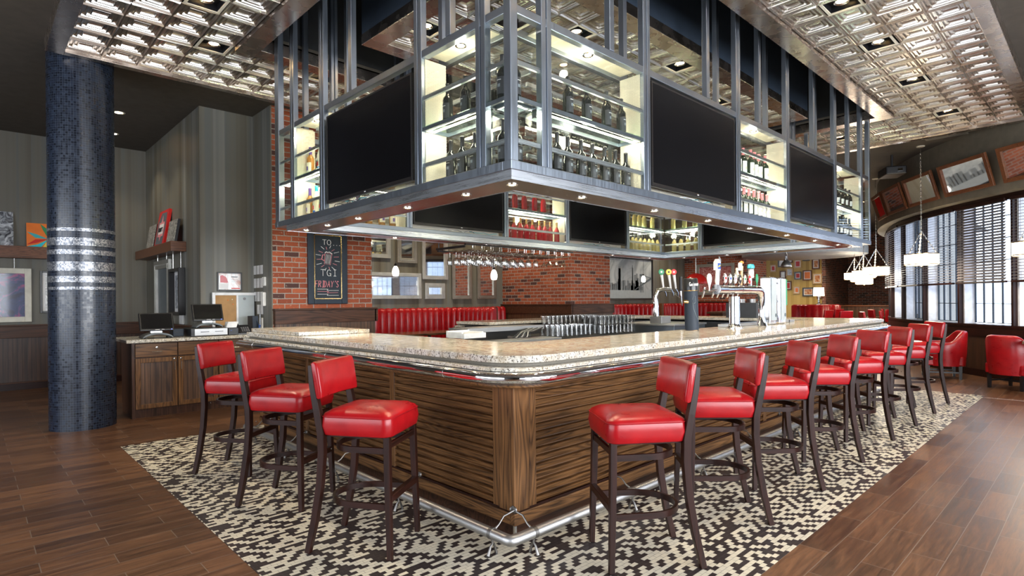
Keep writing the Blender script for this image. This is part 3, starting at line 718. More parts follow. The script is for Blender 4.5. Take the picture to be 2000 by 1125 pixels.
# ================================================================== BAR STOOLS
def rounded_box_pts(w_, d_, r, n=5):
    return [(x, y) for x, y in rrect(-w_/2, -d_/2, w_/2, d_/2, r, n)]
def cushion(mb, w_, d_, z0, z1, r, crown, taper=.0, M_=None, bulge=.012):
    """rounded upholstered block"""
    lv = [(z0, .975, .0), (z0+.006, .99, 0), (z0+(z1-z0)*.45, 1.0+bulge, 0), (z1-.016, 1.0, 0), (z1-.006, .985, 0), (z1-.001, .955, .12), (z1, .8, .6), (z1, .45, .92), (z1, .0, 1.0)]
    base = rounded_box_pts(w_, d_, r, 6); n = len(base); vs_ = []; fs = []
    for (z, s_, cr) in lv:
        for (x, y) in base:
            t_ = 1+taper*(y/d_)
            v = Vector((x*s_*t_, y*s_, z+crown*cr)); vs_.append(M_ @ v if M_ is not None else v)
    for i in range(len(lv)-1):
        for k in range(n): fs.append((i*n+k, i*n+(k+1) % n, (i+1)*n+(k+1) % n, (i+1)*n+k))
    fs.append(tuple(range(n-1, -1, -1)))
    mb.add(vs_, fs, 0, True)
def stool():
    t = empty('bar_stool'); t['category'] = 'bar stool'; t['label'] = 'x'
    m = MB(); cushion(m, .425, .42, .652, .764, .055, .036, .05, bulge=.03); s_ = m.build('seat', g('leather'), t, world=False, auto=70)
    m = MB()
    pts = [(x*1.012*(1+.05*(y/.42)), y*1.008, .752) for x, y in rounded_box_pts(.425, .42, .055, 6)]
    m.tube(pts, .0028, 6, closed=True); m.build('piping', g('leather_dark'), s_, world=False)
    # curved backrest cushion
    m = MB(); n = 10; W = .415; vs_ = []; fs = []
    prof = [(-.5, .0), (-.46, .022), (-.3, .027), (.3, .027), (.46, .022), (.5, .0), (.46, -.018), (-.46, -.018)]
    q = len(prof); us = [-1, -.985, -.93]+[-.93+1.86*k/n for k in range(1, n)]+[.93, .985, 1]
    for u in us:
        e = .35 if abs(u) > .995 else (.8 if abs(u) > .98 else 1)
        x = u*W/2; yb = -.235+.022*(1-u*u)*-1
        for (h, d) in prof:
            hh = h*.205*(1-.04*(1-e)); z = .948+hh; lean = -(z-.86)*.16
            vs_.append((x, yb+lean+d*e+.022, z))
    for i in range(len(us)-1):
        for k in range(q): fs.append((i*q+k, (i+1)*q+k, (i+1)*q+(k+1) % q, i*q+(k+1) % q))
    fs.append(tuple(range(q))); fs.append(tuple((len(us)-1)*q+k for k in range(q-1, -1, -1)))
    m.add(vs_, fs, 0, True); bk = m.build('backrest', g('leather'), t, world=False, auto=60, bevel=.006)
    wd = g('stain_z')
    for s in (-1, 1):
        m = MB(); m.tube([(s*.178, .178, .653), (s*.182, .182, .45), (s*.194, .196, .0)], [.0175, .0175, .0145], 4); m.build('leg', wd, t, world=False, bevel=.003)
        m = MB(); P = [(s*.187, -.268, 1.030), (s*.188, -.255, .92), (s*.190, -.228, .79), (s*.190, -.203, .66), (s*.190, -.200, .55), (s*.192, -.212, .38), (s*.195, -.245, .18), (s*.197, -.287, 0)]
        m.tube(P, [.013, .0165, .019, .020, .019, .0185, .018, .016], 4); m.build('leg', wd, t, world=False, bevel=.003)
    # bentwood rings bowing back from the front legs, two heights
    for z, hb in ((.575, -.185), (.275, -.215)):
        m = MB(); pts = []
        for k in range(25):
            a = PI*k/24; x = .178*math.cos(a); y = -.02-(-.02-hb)*math.sin(a)*1.0
            pts.append((x, y, z))
        pts = [(.183, .17, z)]+pts+[(-.183, .17, z)]
        vs_ = []; fs = []
        for i, p in enumerate(pts):
            a_ = Vector(pts[max(i-1, 0)]); b_ = Vector(pts[min(i+1, len(pts)-1)]); t_ = (b_-a_).normalized(); nn = Vector((-t_.y, t_.x, 0))
            for dx, dz in ((-.008, -.016), (.008, -.016), (.008, .016), (-.008, .016)): v = Vector(p)+nn*dx; vs_.append((v.x, v.y, v.z+dz))
        for i in range(len(pts)-1):
            for k in range(4): fs.append((i*4+k, i*4+(k+1) % 4, (i+1)*4+(k+1) % 4, (i+1)*4+k))
        fs.append((3, 2, 1, 0)); e_ = (len(pts)-1)*4; fs.append((e_, e_+1, e_+2, e_+3))
        m.add(vs_, fs, 0, True); m.build('bentwood_ring', g('stain_y'), t, world=False, auto=50)
    m = MB().box(-.175, .172, .585, .175, .190, .618); m.build('stretcher', g('stain_x'), t, world=False, bevel=.003)
    m = MB().box(-.178, .172, .300, .178, .204, .338); m.build('footrest', g('stain_x'), t, world=False, bevel=.004)
    m = MB()
    for s in (-1, 1):
        m.box(s*.165-.012, -.18, .640, s*.165+.012, .165, .6515)
    m.build('seat_rail', g('stain_y'), t, world=False)
    m = MB()
    for z, y in ((.575, -.180), (.275, -.207)):
        for s in (-1, 1): m.lathe([(0, 0), (.005, 0), (.004, .003), (0, .004)], 8, M_=Matrix.Translation((s*.183, y+.03, z)) @ Matrix.Rotation(-PI/2, 4, 'X'))
    m.build('screw', g('nickel'), t, world=False)
    return t
ST = Proto(stool())
STG = 'red leather bar stools around the bar'
def place_stool(bx, by, face, side, label):
    f = Vector((math.cos(R(face)), math.sin(R(face)))); p = Vector((bx, by)) + f*.29 + Vector((math.cos(R(face+side*90)), math.sin(R(face+side*90))))*.197
    ST.put((p.x, p.y, 0.0025), R(face-90), label, STG)
for bx, by, fc, lb in ((2.72, 1.443, 143, 'red leather bar stool nearest the camera, right of the bar corner'), (3.528, 1.426, 133, 'second red bar stool from the corner on the long right side'), (4.427, 1.422, 134, 'third red bar stool from the corner on the long right side'), (5.398, 1.428, 134, 'fourth red bar stool from the corner on the long right side'), (6.427, 1.443, 142, 'fifth red bar stool from the corner, turned a little more to camera'), (7.336, 1.436, 131, 'sixth red bar stool from the corner on the long right side'), (8.256, 1.434, 130, 'seventh red bar stool from the corner on the long right side'), (9.125, 1.439, 129, 'farthest red bar stool, last of the long right row beside the armchair')):
    place_stool(bx, by, fc, -1, lb)
for bx, by, fc, lb in ((1.346, 3.056, -56, 'red bar stool left of the bar corner, largest of the left three'), (1.316, 4.091, -57, 'middle red bar stool of the three on the left side'), (1.317, 5.11, -53, 'leftmost red bar stool, in front of the oak service cabinet')):
    place_stool(bx, by, fc, 1, lb)

# ================================================================== STEEL DISPLAY CANOPY
CX0, CY0, CX1, CY1 = 2.39, 2.50, 9.93, 6.16
SX1, SY1 = 9.50, 5.87
NX0, NY0, NX1, NY1 = 2.66, 2.77, 9.20, 5.60     # inner faces
cano = empty('display_canopy', (CX0, CY0, 2.12)); tag(cano, 'welded steel display canopy hung above the bar with glazed bottle bays', 'canopy')
S = g('steel'); SH = g('steel_lit_h')
def ringboxes(mb, x0, y0, x1, y1, a, b, c_, d, z0, z1):
    mb.box(x0, y0, z0, x1, b, z1); mb.box(x0, d, z0, x1, y1, z1); mb.box(x0, b, z0, a, d, z1); mb.box(c_, b, z0, x1, d, z1); return mb
ringboxes(MB(), CX0+.005, CY0+.005, SX1-.005, SY1-.005, NX0+.0, NY0+.0, NX1, NY1, 2.12, 2.13).build('soffit', g('steel_soffit'), cano)
m = MB(); m.box(CX0, CY0, 2.118, SX1, CY0+.004, 2.178); m.box(CX0, CY0+.004, 2.118, CX0+.004, SY1, 2.178); m.box(SX1-.004, CY0+.004, 2.118, SX1, SY1, 2.178); m.box(CX0+.004, SY1-.004, 2.118, SX1-.004, SY1, 2.178)
m.box(NX0-.004, NY0-.004, 2.118, NX1+.004, NY0, 2.19); m.box(NX0-.004, NY1, 2.118, NX1+.004, NY1+.004, 2.19); m.box(NX0-.004, NY0, 2.118, NX0, NY1, 2.19); m.box(NX1, NY0, 2.118, NX1+.004, NY1, 2.19)
m.build('fascia', SH, cano)
ringboxes(MB(), CX0-.006, CY0-.006, CX1, CY1, CX0+.07, CY0+.07, CX1-.07, CY1-.07, 2.179, 2.236).build('base_rail', S, cano, bevel=.004)
ringboxes(MB(), NX0-.05, NY0-.05, NX1+.05, NY1+.05, NX0, NY0, NX1, NY1, 2.191, 2.236).build('base_rail', S, cano, bevel=.004)
ringboxes(MB(), CX0+.07, CY0+.07, CX1-.07, CY1-.07, NX0-.05, NY0-.05, NX1+.05, NY1+.05, 2.20, 2.232).build('base_plate', g('steel_soffit'), cano)
ringboxes(MB(), CX0+.004, CY0+.004, CX1-.004, CY1-.004, CX0+.056, CY0+.056, CX1-.056, CY1-.056, 3.145, 3.20).build('top_rail', S, cano, bevel=.004)
ringboxes(MB(), NX0-.05, NY0-.05, NX1+.05, NY1+.05, NX0-.004, NY0-.004, NX1+.004, NY1+.004, 3.145, 3.20).build('top_rail', S, cano, bevel=.004)
PT = 4.95
def post(x, y, axis, w_=.095, z0=2.236, top=PT, d=.05, sgn=1):
    m = MB(); h = w_/2
    segs = ((-h, -h*.10), (h*.10, h)) if w_ > .07 else ((-h, h),)
    for a, b in segs:
        if axis == 'x': m.box(x+a, min(y, y+sgn*d), z0, x+b, max(y, y+sgn*d), top)
        else: m.box(min(x, x+sgn*d), y+a, z0, max(x, x+sgn*d), y+b, top)
    if w_ > .07:
        if axis == 'x': m.box(x-h*.1, min(y+sgn*.012, y+sgn*d), z0, x+h*.1, max(y+sgn*.012, y+sgn*d), top)
        else: m.box(min(x+sgn*.012, x+sgn*d), y-h*.1, z0, max(x+sgn*.012, x+sgn*d), y+h*.1, top)
    m.build('post', S, cano, bevel=.003)
# outer posts
FP = [2.713, 3.872, 5.475, 6.72, 8.34, 9.50]
LP_ = [2.783, 3.485, 5.055, 5.72]
MB().box(CX0, CY0, 2.236, CX0+.062, CY0+.062, PT).build('corner_post', S, cano, bevel=.004)
MB().box(CX1-.06, CY0, 2.236, CX1, CY0+.06, PT).build('corner_post', S, cano, bevel=.004)
MB().box(CX0, CY1-.10, 2.236, CX0+.06, CY1, PT).build('corner_post', S, cano, bevel=.004)
MB().box(CX1-.06, CY1-.06, 2.236, CX1, CY1, PT).build('corner_post', S, cano, bevel=.004)
for x in FP: post(x, CY0, 'x'); 
for y in LP_: post(CX0, y, 'y')
for x in (3.42, 4.87, 5.98, 7.55, 8.92): post(x, CY0, 'x', .055, 3.20)
for y in (3.12, 4.50): post(CX0, y, 'y', .055, 3.20)
for x in (2.80, 3.72, 5.26, 6.515, 8.07): post(x, NY1, 'x', .075); 
for y in (4.91, 3.365): post(NX1, y, 'y', .075)
for x in (2.72, 3.9, 5.5, 6.7, 8.3, 9.5): post(x, CY1, 'x', .055, 3.2, sgn=-1)
for y in (3.4, 5.0): post(CX1, y, 'y', .055, 3.2, sgn=-1)
for x in (3.9, 5.5, 6.7, 8.3): post(x, NY0, 'x', .05, 3.2, sgn=-1)
for y in (3.5, 5.0): post(NX0, y, 'y', .05, 3.2, sgn=-1)
def place(axis, plane, sgn):
    def P(a, d, z): return (a, plane+sgn*d, z) if axis == 'x' else (plane+sgn*d, a, z)
    return P
def bb(mb, P, a0, a1, d0, d1, z0, z1):
    p = P(a0, d0, z0); q = P(a1, d1, z1)
    mb.box(min(p[0], q[0]), min(p[1], q[1]), z0, max(p[0], q[0]), max(p[1], q[1]), z1)
Z1, Z2 = 2.2365, 2.653
def shelf_bay(side, a0, a1, depth=.25, perf=(1, 1), glass_front=True, back=True):
    P = place(*SIDES[side])
    m = MB(); bb(m, P, a0, a1, .022, depth, 2.640, 2.652); m.build('glass_shelf', g('shelf_glass'), cano)
    m = MB(); bb(m, P, a0, a1, .006, .024, 2.612, 2.639); bb(m, P, a0, a1, depth-.02, depth, 2.612, 2.639)
    bb(m, P, a0, a0+.015, .024, depth-.02, 2.612, 2.639); bb(m, P, a1-.015, a1, .024, depth-.02, 2.612, 2.639); m.build('shelf_frame', S, cano)
    m = MB(); bb(m, P, a0+.02, a1-.02, .10, .112, 2.620, 2.630); m.build('led_strip', g('led'), cano)
    m = MB()
    for z in (2.352, 2.838): bb(m, P, a0, a1, .012, .030, z, z+.028)
    for z in (2.352, 2.838): bb(m, P, a0, a1, depth-.025, depth-.008, z, z+.028)
    m.build('guard_bar', SH, cano)
    m = MB(); bb(m, P, a0, a1, .001, .005, 2.237, 3.145); m.build('glass_pane', g('pane'), cano)
    m = MB(); bb(m, P, a0, a1, depth-.004, depth, 2.237, 3.145); m.build('glass_pane', g('pane'), cano)
    for s_, a in ((0, a0), (1, a1)):
        if perf[s_]:
            m = MB(); bb(m, P, *((a-.005, a-.002) if s_ else (a+.002, a+.005)), .03, depth-.03, 2.237, 3.144); m.build('perforated_panel', g('perforated'), cano)
    m = MB(); bb(m, P, a0, a1, .055, depth-.0, 3.176, 3.186); m.build('bay_roof', g('bay_lit_cream'), cano)
    L_ = a1-a0-.06
    l = bpy.data.lights.new('shelf_fill', 'POINT'); l.energy = 3.0*L_+.3; l.color = (1, .93, .70); l.shadow_soft_size = .05  # added fill lamp, carries the LED glow to the bay sides
    o = bpy.data.objects.new('shelf_fill', l); COL.objects.link(o); o.location = Vector(P((a0+a1)/2, .135, 2.575))-cano.location; o.parent = cano
    for z, dz, pw in ((2.617, -1, 4.5), (2.656, 1, 5.5)):  # strip's own light downward, plus an added upward lamp for the bay roof
        l = bpy.data.lights.new('shelf_led_fill', 'AREA'); l.shape = 'RECTANGLE'; l.size = L_; l.size_y = .014; l.energy = pw*L_; l.color = (1, .93, .70)
        o = bpy.data.objects.new('shelf_led_fill', l); COL.objects.link(o); p = P((a0+a1)/2, .10 if dz < 0 else depth-.03, z); o.location = Vector(p)-cano.location; o.parent = cano
        o.rotation_euler = ((0 if dz < 0 else PI), 0, (0 if SIDES[side][0] == 'x' else PI/2))
SIDES = {'front': ('x', CY0, 1), 'left': ('y', CX0, 1), 'back': ('x', NY1, 1), 'right': ('y', NX1, 1)}
RL = []
def case_light(P, a, label, power=2.6):
    p = P(a, .13, 3.174)
    t = empty('bay_light', p); tag(t, label, 'recessed light', 'small round lights in the bottle bays')
    MB().lathe([(.026, -.001), (.040, -.005), (.042, -.001), (.040, .0)], 20, p).build('trim_ring', g('chrome'), t)
    MB().lathe([(0, -.003), (.025, -.003)], 16, p).build('lens', g('can_glow'), t)
    l = bpy.data.lights.new('bay_lamp', 'POINT'); l.energy = power; l.color = (1, .90, .68); l.shadow_soft_size = .03
    l = bpy.data.objects.new('bay_lamp', l); COL.objects.link(l); l.location = (0, 0, -.07); l.parent = t
shelf_bay('front', 2.465, 2.665, perf=(0, 0)); shelf_bay('left', 2.565, 2.735, perf=(0, 0))
shelf_bay('front', 2.762, 3.824, perf=(0, 1)); shelf_bay('front', 5.524, 6.672); shelf_bay('front', 8.388, 9.45)
shelf_bay('left', 2.832, 3.437, perf=(0, 1)); shelf_bay('left', 5.104, 5.672); shelf_bay('left', 5.77, 6.055, perf=(0, 0))
shelf_bay('back', 2.84, 3.68, .30); shelf_bay('back', 5.30, 6.475, .30); shelf_bay('back', 8.11, 9.19, .30, perf=(1, 0))
shelf_bay('right', 4.95, 5.59, .28, perf=(1, 0)); shelf_bay('right', 2.80, 3.325, .28)
for sd, a, lb in (('front', 3.30, 'in the front right corner bay, above the upper row of dark bottles'), ('left', 3.14, 'in the bay between corner and left television'), ('front', 6.1, 'above the red capped bottles in the second bottle bay'), ('front', 8.9, 'in the farthest bottle bay on the long side'), ('left', 5.40, 'above the blue capped bottles at the left end'), ('back', 5.9, 'above the rose wine bottles on the rear side'), ('back', 8.6, 'above the pale wine bottles in the far corner'), ('back', 3.2, 'above the spirits at the rear left')):
    case_light(place(*SIDES[sd]), a, 'small round light '+lb)
# narrow end bay glass
MB().box(9.56, CY0+.002, 2.24, 9.86, CY0+.006, 3.14).build('glass_pane', g('pane'), cano)
# mesh trays and cable clutter behind the screens
for sd, a0, a1 in (('front', 3.93, 5.42), ('front', 6.775, 8.285), ('left', 3.54, 5.0), ('back', 3.76, 5.22), ('back', 6.56, 8.02), ('right', 3.41, 4.87)):
    P = place(*SIDES[sd]); m = MB(); bb(m, P, a0, a1, .12, .124, 2.24, 3.14); m.build('perforated_panel', g('perforated'), cano)
    m = MB(); bb(m, P, a0, a1, .06, .24, 2.234, 2.238); m.build('cable_tray', g('dark_grey'), cano)
    for c_ in range(3):
        pts = []
        u = a0+.15+random.random()*.9
        for k in range(9): pts.append(P(u+k*.055, .035+.02*math.sin(k*1.3+c_), 2.246+.018*abs(math.sin(k*.9+c_))))
        MB().tube(pts, .003, 6).build('cable', g('c_white' if c_ == 0 else 'c_teal' if c_ == 1 else 'black_plastic'), cano)

# televisions --------------------------------------------------------
def tv():
    t = empty('television'); t['category'] = 'television'; t['label'] = 'x'
    W, H = 1.40, .80
    m = MB().box(-W/2, 0, 0, W/2, .035, H); m.box(-W*.36, .036, .15, W*.36, .06, H-.15); m.build('housing', g('black_plastic'), t, world=False, bevel=.004)
    m = MB(); b_ = .016
    m.box(-W/2, -.006, 0, W/2, -.0005, .026); m.box(-W/2, -.006, H-b_, W/2, -.0005, H); m.box(-W/2, -.006, .026, -W/2+b_, -.0005, H-b_); m.box(W/2-b_, -.006, .026, W/2, -.0005, H-b_); m.build('bezel', g('black_frame'), t, world=False, bevel=.002)
    MB().box(-W/2+b_, -.003, .026, W/2-b_, -.0008, H-b_).build('screen_glass', g('screen'), t, world=False)
    MB().box(-.012, -.0075, .008, .012, -.0063, .015).build('badge', g('c_white'), t, world=False)
    MB().box(-.12, .0605, .3, .12, .075, .5).build('bracket_plate', g('dark_grey'), t, world=False)
    return t
TV = Proto(tv()); TG = 'flat televisions set in the steel canopy'
TV.put((4.675, 2.512, 2.285), 0, 'large black television on the canopy front, right of the near corner bay', TG, (1.04, 1, 1.05))
TV.put((7.53, 2.512, 2.285), 0, 'black television farther along the canopy front, second from the near corner', TG, (1.05, 1, 1.05))
TV.put((2.402, 4.27, 2.285), -PI/2, 'black television on the left face of the canopy beside the dark wine bottles', TG, (.99, 1, 1.0))
TV.put((4.49, 5.612, 2.285), 0, 'television inside the canopy, left of the rose wine bay', TG, (1.02, 1, 1.02))
TV.put((7.29, 5.612, 2.285), 0, 'television inside the canopy, between rose and pale wine bays', TG, (1.02, 1, 1.02))
TV.put((9.212, 4.14, 2.285), -PI/2, 'television on the inner far end, right of the pale wine corner', TG, (1.02, 1, 1.02))

# bottles --------------------------------------------------------------
def bottle(kind, body, cap, label, mark=None, prof=None, h=.30, r=.0375, capz=.215, lab=(.05, .15)):
    t = empty('wine_bottle'); t['category'] = 'bottle'; t['label'] = 'x'
    P_ = prof or [(.0, .004), (r*.8, 0), (r, .004), (r, .175), (r*.93, .192), (r*.6, .208), (.0145, .225), (.0135, h-.014), (.0155, h-.013), (.0155, h-.004), (.012, h)]
    MB().lathe(P_, 16).build('glass_body', g(body), t, world=False, auto=60)
    rr = .0152
    MB().lathe([(rr, h-.085), (rr, h-.012), (rr+.0012, h-.011), (rr+.0012, h-.002), (.012, h+.0012), (0, h+.0012)], 14).build('capsule', g(cap), t, world=False, auto=60)
    l = MB().lathe([(r+.0008, lab[0]), (r+.0008, lab[1])], 10, a0=R(-160), a1=R(-20)).build('paper_label', g(label), t, world=False, auto=60)
    if mark:
        for (c_, a, b, z0, z1) in mark:
            MB().lathe([(r+.0014, z0), (r+.0014, z1)], 5, a0=R(a), a1=R(b)).build('print_mark', g(c_), l, world=False, auto=60)
    return t
BT = {
 'dark': Proto(bottle('dark', 'bottle_black', 'c_black', 'dark_grey', [('c_white', -115, -65, .128, .132), ('c_mid', -105, -75, .085, .105)], lab=(.04, .15))),
 'claret': Proto(bottle('claret', 'bottle_green', 'c_pink', 'c_white', [('c_cream', -115, -65, .075, .10)], lab=(.035, .16))),
 'spritz': Proto(bottle('spritz', 'bottle_cream', 'c_turq', 'c_cream', [('c_green', -130, -85, .03, .12), ('c_red', -110, -70, .06, .10), ('c_blue', -95, -50, .028, .05)], lab=(.028, .17), capz=.2, prof=[(0, .004), (.030, 0), (.038, .004), (.038, .14), (.034, .175), (.024, .215), (.0145, .245), (.0135, .286), (.0155, .287), (.0155, .296), (.012, .3)])),
 'rose': Proto(bottle('rose', 'bottle_rose', 'c_gold', 'c_cream', [('c_orange', -158, -105, .052, .153), ('c_orange', -105, -22, .052, .075)], lab=(.05, .155), prof=[(0, .004), (.032, 0), (.040, .004), (.040, .15), (.036, .175), (.022, .205), (.0145, .225), (.0135, .286), (.0155, .287), (.0155, .296), (.012, .3)])),
 'straw': Proto(bottle('straw', 'bottle_straw', 'c_black', 'c_yellow', [('c_cream', -105, -55, .07, .14)], lab=(.04, .155), prof=[(0, .004), (.034, 0), (.041, .004), (.041, .15), (.036, .178), (.022, .205), (.0145, .225), (.0135, .286), (.0155, .287), (.0155, .296), (.012, .3)])),
 'spirit': Proto(bottle('spirit', 'bottle_amber', 'c_purple', 'c_cream', [('c_purple', -110, -70, .06, .10)], lab=(.04, .14))),
 'silver': Proto(bottle('silver', 'bottle_black', 'c_navy', 'c_white', [('c_mid', -110, -70, .06, .09)], lab=(.06, .13))),
}
def row(kind, side, a_list, z, desc, where, depth=.13):
    P = place(*SIDES[side]); rz = 0 if SIDES[side][0] == 'x' else -PI/2
    n = len(a_list); grp = desc+'s '+where
    for i, a in enumerate(a_list):
        pos = 'only' if n == 1 else (ORD[i])
        d = depth+random.uniform(-.012, .012)
        BT[kind].put(P(a, d, z), rz+random.uniform(-.15, .15), ('%s %s from the left, %s' % (pos, desc, where)) if n > 1 else '%s, %s' % (desc, where), grp)
def lin(a, b, n): return [a+(b-a)*i/(n-1) for i in range(n)]
row('dark', 'front', lin(2.85, 3.72, 5), Z2, 'dark wine bottle', 'upper shelf right of the near canopy corner')
row('dark', 'front', lin(2.80, 3.77, 8), Z1, 'dark wine bottle', 'lower shelf right of the near canopy corner')
row('dark', 'left', lin(3.30, 2.90, 3), Z2, 'dark wine bottle', 'upper shelf left of the near canopy corner')
row('dark', 'left', lin(3.27, 2.87, 4), Z1, 'dark wine bottle', 'lower shelf left of the near canopy corner')
row('dark', 'front', [2.55], Z2, 'dark wine bottle', 'upper shelf just right of the near corner post')
row('dark', 'front', [2.56], Z1, 'dark wine bottle', 'lower shelf just right of the near corner post')
row('dark', 'left', [2.675], Z2, 'dark wine bottle', 'upper shelf just left of the near corner post', .092)
row('dark', 'left', [2.665], Z1, 'dark wine bottle', 'lower shelf just left of the near corner post', .10)
row('claret', 'front', lin(5.62, 6.40, 7), Z2, 'red capped wine bottle', 'upper shelf between the two front televisions')
row('claret', 'front', lin(5.60, 6.46, 8), Z1, 'red capped wine bottle', 'lower shelf between the two front televisions')
row('silver', 'front', lin(8.50, 9.35, 6), Z2, 'small dark bottle', 'upper shelf of the farthest front bay')
row('silver', 'front', lin(8.50, 9.35, 7), Z1, 'small dark bottle', 'lower shelf of the farthest front bay')
row('spritz', 'left', [5.34, 5.20], Z2, 'pale blue capped bottle', 'upper shelf at the left end')
row('spritz', 'left', [5.44, 5.31, 5.19], Z1, 'pale blue capped bottle', 'lower shelf at the left end')
row('spirit', 'left', [5.60], Z2, 'amber bottle', 'beside the blue capped bottles, upper left end shelf')
row('spirit', 'left', [5.60], Z1, 'amber bottle', 'beside the blue capped bottles, lower left end shelf')
row('rose', 'back', lin(5.50, 6.10, 4), Z2, 'rose wine bottle', 'upper shelf inside the canopy', .10)
row('rose', 'back', lin(5.36, 6.36, 9), Z1, 'rose wine bottle', 'lower shelf inside the canopy', .097)
row('straw', 'back', [8.22, 8.40, 8.55, 8.70, 8.95], Z2, 'pale wine bottle', 'upper shelf of the far inner corner', .097)
row('straw', 'back', lin(8.20, 9.1, 8), Z1, 'pale wine bottle', 'lower shelf of the far inner corner', .097)
row('straw', 'right', [5.48, 5.25, 5.05], Z2, 'pale wine bottle', 'upper shelf right of the far inner corner', .097)
row('straw', 'right', [5.46, 5.32, 5.18, 5.03], Z1, 'pale wine bottle', 'lower shelf right of the far inner corner', .097)
row('spirit', 'back', lin(2.95, 3.55, 5), Z1, 'amber spirit bottle', 'lower shelf at the rear left of the canopy', .097)
row('spirit', 'back', lin(2.95, 3.55, 4), Z2, 'amber spirit bottle', 'upper shelf at the rear left of the canopy', .097)
row('spirit', 'right', [3.22, 3.05], Z1, 'amber spirit bottle', 'lower shelf by the right inner television', .097)

# recessed lights ----------------------------------------------------
def soffit_light(x, y, label, power=34):
    t = empty('soffit_light', (x, y, 2.12)); tag(t, label, 'recessed light', 'small downlights under the canopy')
    MB().lathe([(.022, -.001), (.036, -.006), (.040, -.003), (.040, .0)], 20, (x, y, 2.12)).build('trim_ring', g('chrome'), t)
    MB().lathe([(0, -.002), (.022, -.002)], 16, (x, y, 2.12)).build('lens', g('can_glow'), t)
    l = spot('soffit_lamp', (0, 0, -.012), power, 100, (1, .84, .60)); l.parent = t
soffit_light(2.525, 2.635, 'small round downlight under the near corner of the canopy')
for i, y in enumerate((3.10, 3.83, 4.62, 5.22, 5.7)): soffit_light(2.525, y, 'small downlight under the left soffit, %s from the near corner' % ORD[i])
for i, x in enumerate((3.22, 4.17, 5.09, 6.0, 7.0, 7.93, 8.84, 9.35)): soffit_light(x, 2.635, 'small downlight under the long front soffit, %s from the near corner' % ORD[i])
for i, x in enumerate((3.6, 5.0, 6.4, 7.8, 8.9)): soffit_light(x, 5.735, 'small downlight under the rear soffit, %s from the left' % ORD[i])
for i, y in enumerate((5.3, 4.5, 3.7)): soffit_light(9.35, y, 'small downlight under the far end soffit, %s from the rear corner' % ORD[i])
def tin_can(x, y, label, power=95):
    h = TS/2
    t = empty('ceiling_can_light', (x, y, 4.10)); tag(t, label, 'ceiling light', 'square can lights in the pressed tin ceiling')
    m = MB(); e = .128
    m.box(x-h, y-h, 4.098, x+h, y-e, 4.106); m.box(x-h, y+e, 4.098, x+h, y+h, 4.106); m.box(x-h, y-e, 4.098, x-e, y+e, 4.106); m.box(x+e, y-e, 4.098, x+h, y+e, 4.106)
    m.build('trim_frame', g('cream_frame'), t)
    m = MB(); z1 = 4.17; m.box(x-e, y-e, z1, x+e, y+e, z1+.004); m.box(x-e-.003, y-e, 4.107, x-e, y+e, z1); m.box(x+e, y-e, 4.107, x+e+.003, y+e, z1); m.box(x-e, y-e-.003, 4.107, x+e, y-e, z1); m.box(x-e, y+e, 4.107, x+e, y+e+.003, z1)
    m.build('housing', g('black_plastic'), t)
    MB().lathe([(.046, .004), (.048, -.0), (.064, -.01), (.068, .0), (.068, .028)], 20, (x, y, 4.13), caps=False).build('gimbal_ring', g('nickel'), t)
    MB().lathe([(0, 0), (.047, 0)], 16, (x, y, 4.132)).build('lamp', g('can_glow'), t)
    l = spot('can_lamp', (0, 0, .012), power, 105, (1, .86, .64)); l.parent = t
names = ['top left edge of the picture', 'left, below the topmost left light', 'behind the left hanging posts', 'top right, nearest of the right row', 'right row, second from the top', 'right row, third from the top', 'right row, last and smallest', 'above the rear edge', 'island, right of the near corner case', 'island, seen left of the tall posts', 'island, over the big front television', 'island, farther back', 'near edge, out of the picture', 'far strip, behind the canopy end']
for k, (c_, p) in enumerate(sorted(used_cans.items(), key=lambda q: CANS.index(q[0]))):
    tin_can(p[0], p[1], 'square can light in the tin ceiling, '+names[CANS.index(c_)])
def round_can(x, y, label, power=40, z=CZ):
    t = empty('ceiling_downlight', (x, y, z)); tag(t, label, 'ceiling light', 'round downlights in the dark ceiling')
    MB().lathe([(.05, -.001), (.075, -.004), (.08, 0)], 20, (x, y, z)).build('trim_ring', g('cream_frame'), t)
    MB().lathe([(0, -.002), (.05, -.002)], 16, (x, y, z)).build('lens', g('can_glow'), t)
    l = spot('downlight_lamp', (0, 0, -.02), power, 110, (1, .84, .6)); l.parent = t
round_can(1.62, 10.0, 'round downlight in the dark ceiling left of the service wall'); round_can(1.75, 11.3, 'tiny round downlight just right of the tiled column top')
for i, (x, y) in enumerate(((6.2, 9.3), (8.4, 9.3), (13.0, 9.3), (16.5, 9.2))): round_can(x, y, 'added unseen downlight in the ceiling above the red booths, %s from the left' % ORD[i], 200)  # unseen downlights added to brighten the booth alcoves
for i, (x, y) in enumerate(((22.5, 9.5), (23.5, 7.0), (19.0, 5.0))): round_can(x, y, 'added round downlight over the far lounge, %s one' % ORD[i], 330)  # downlights added to lift the dim lounge walls

# ================================================================== LEFT: COLUMN, SERVICE CABINET, ART
col = empty('tiled_column', (.943, 8.035, 0)); tag(col, 'thick round column clad in dark blue mosaic tile with silver bands', 'column')
MB().lathe([(.31, 0), (.31, 4.179)], 72).build('tile_cladding', g('column_tile'), col, world=False, auto=60)
for z0, z1 in ((2.175, 2.21), (2.02, 2.105), (1.925, 1.975), (1.745, 1.845), (1.62, 1.685), (1.54, 1.57)):
    MB().lathe([(.3125, z0), (.3125, z1)], 72).build('silver_band', g('column_silver'), col, world=False, auto=60)

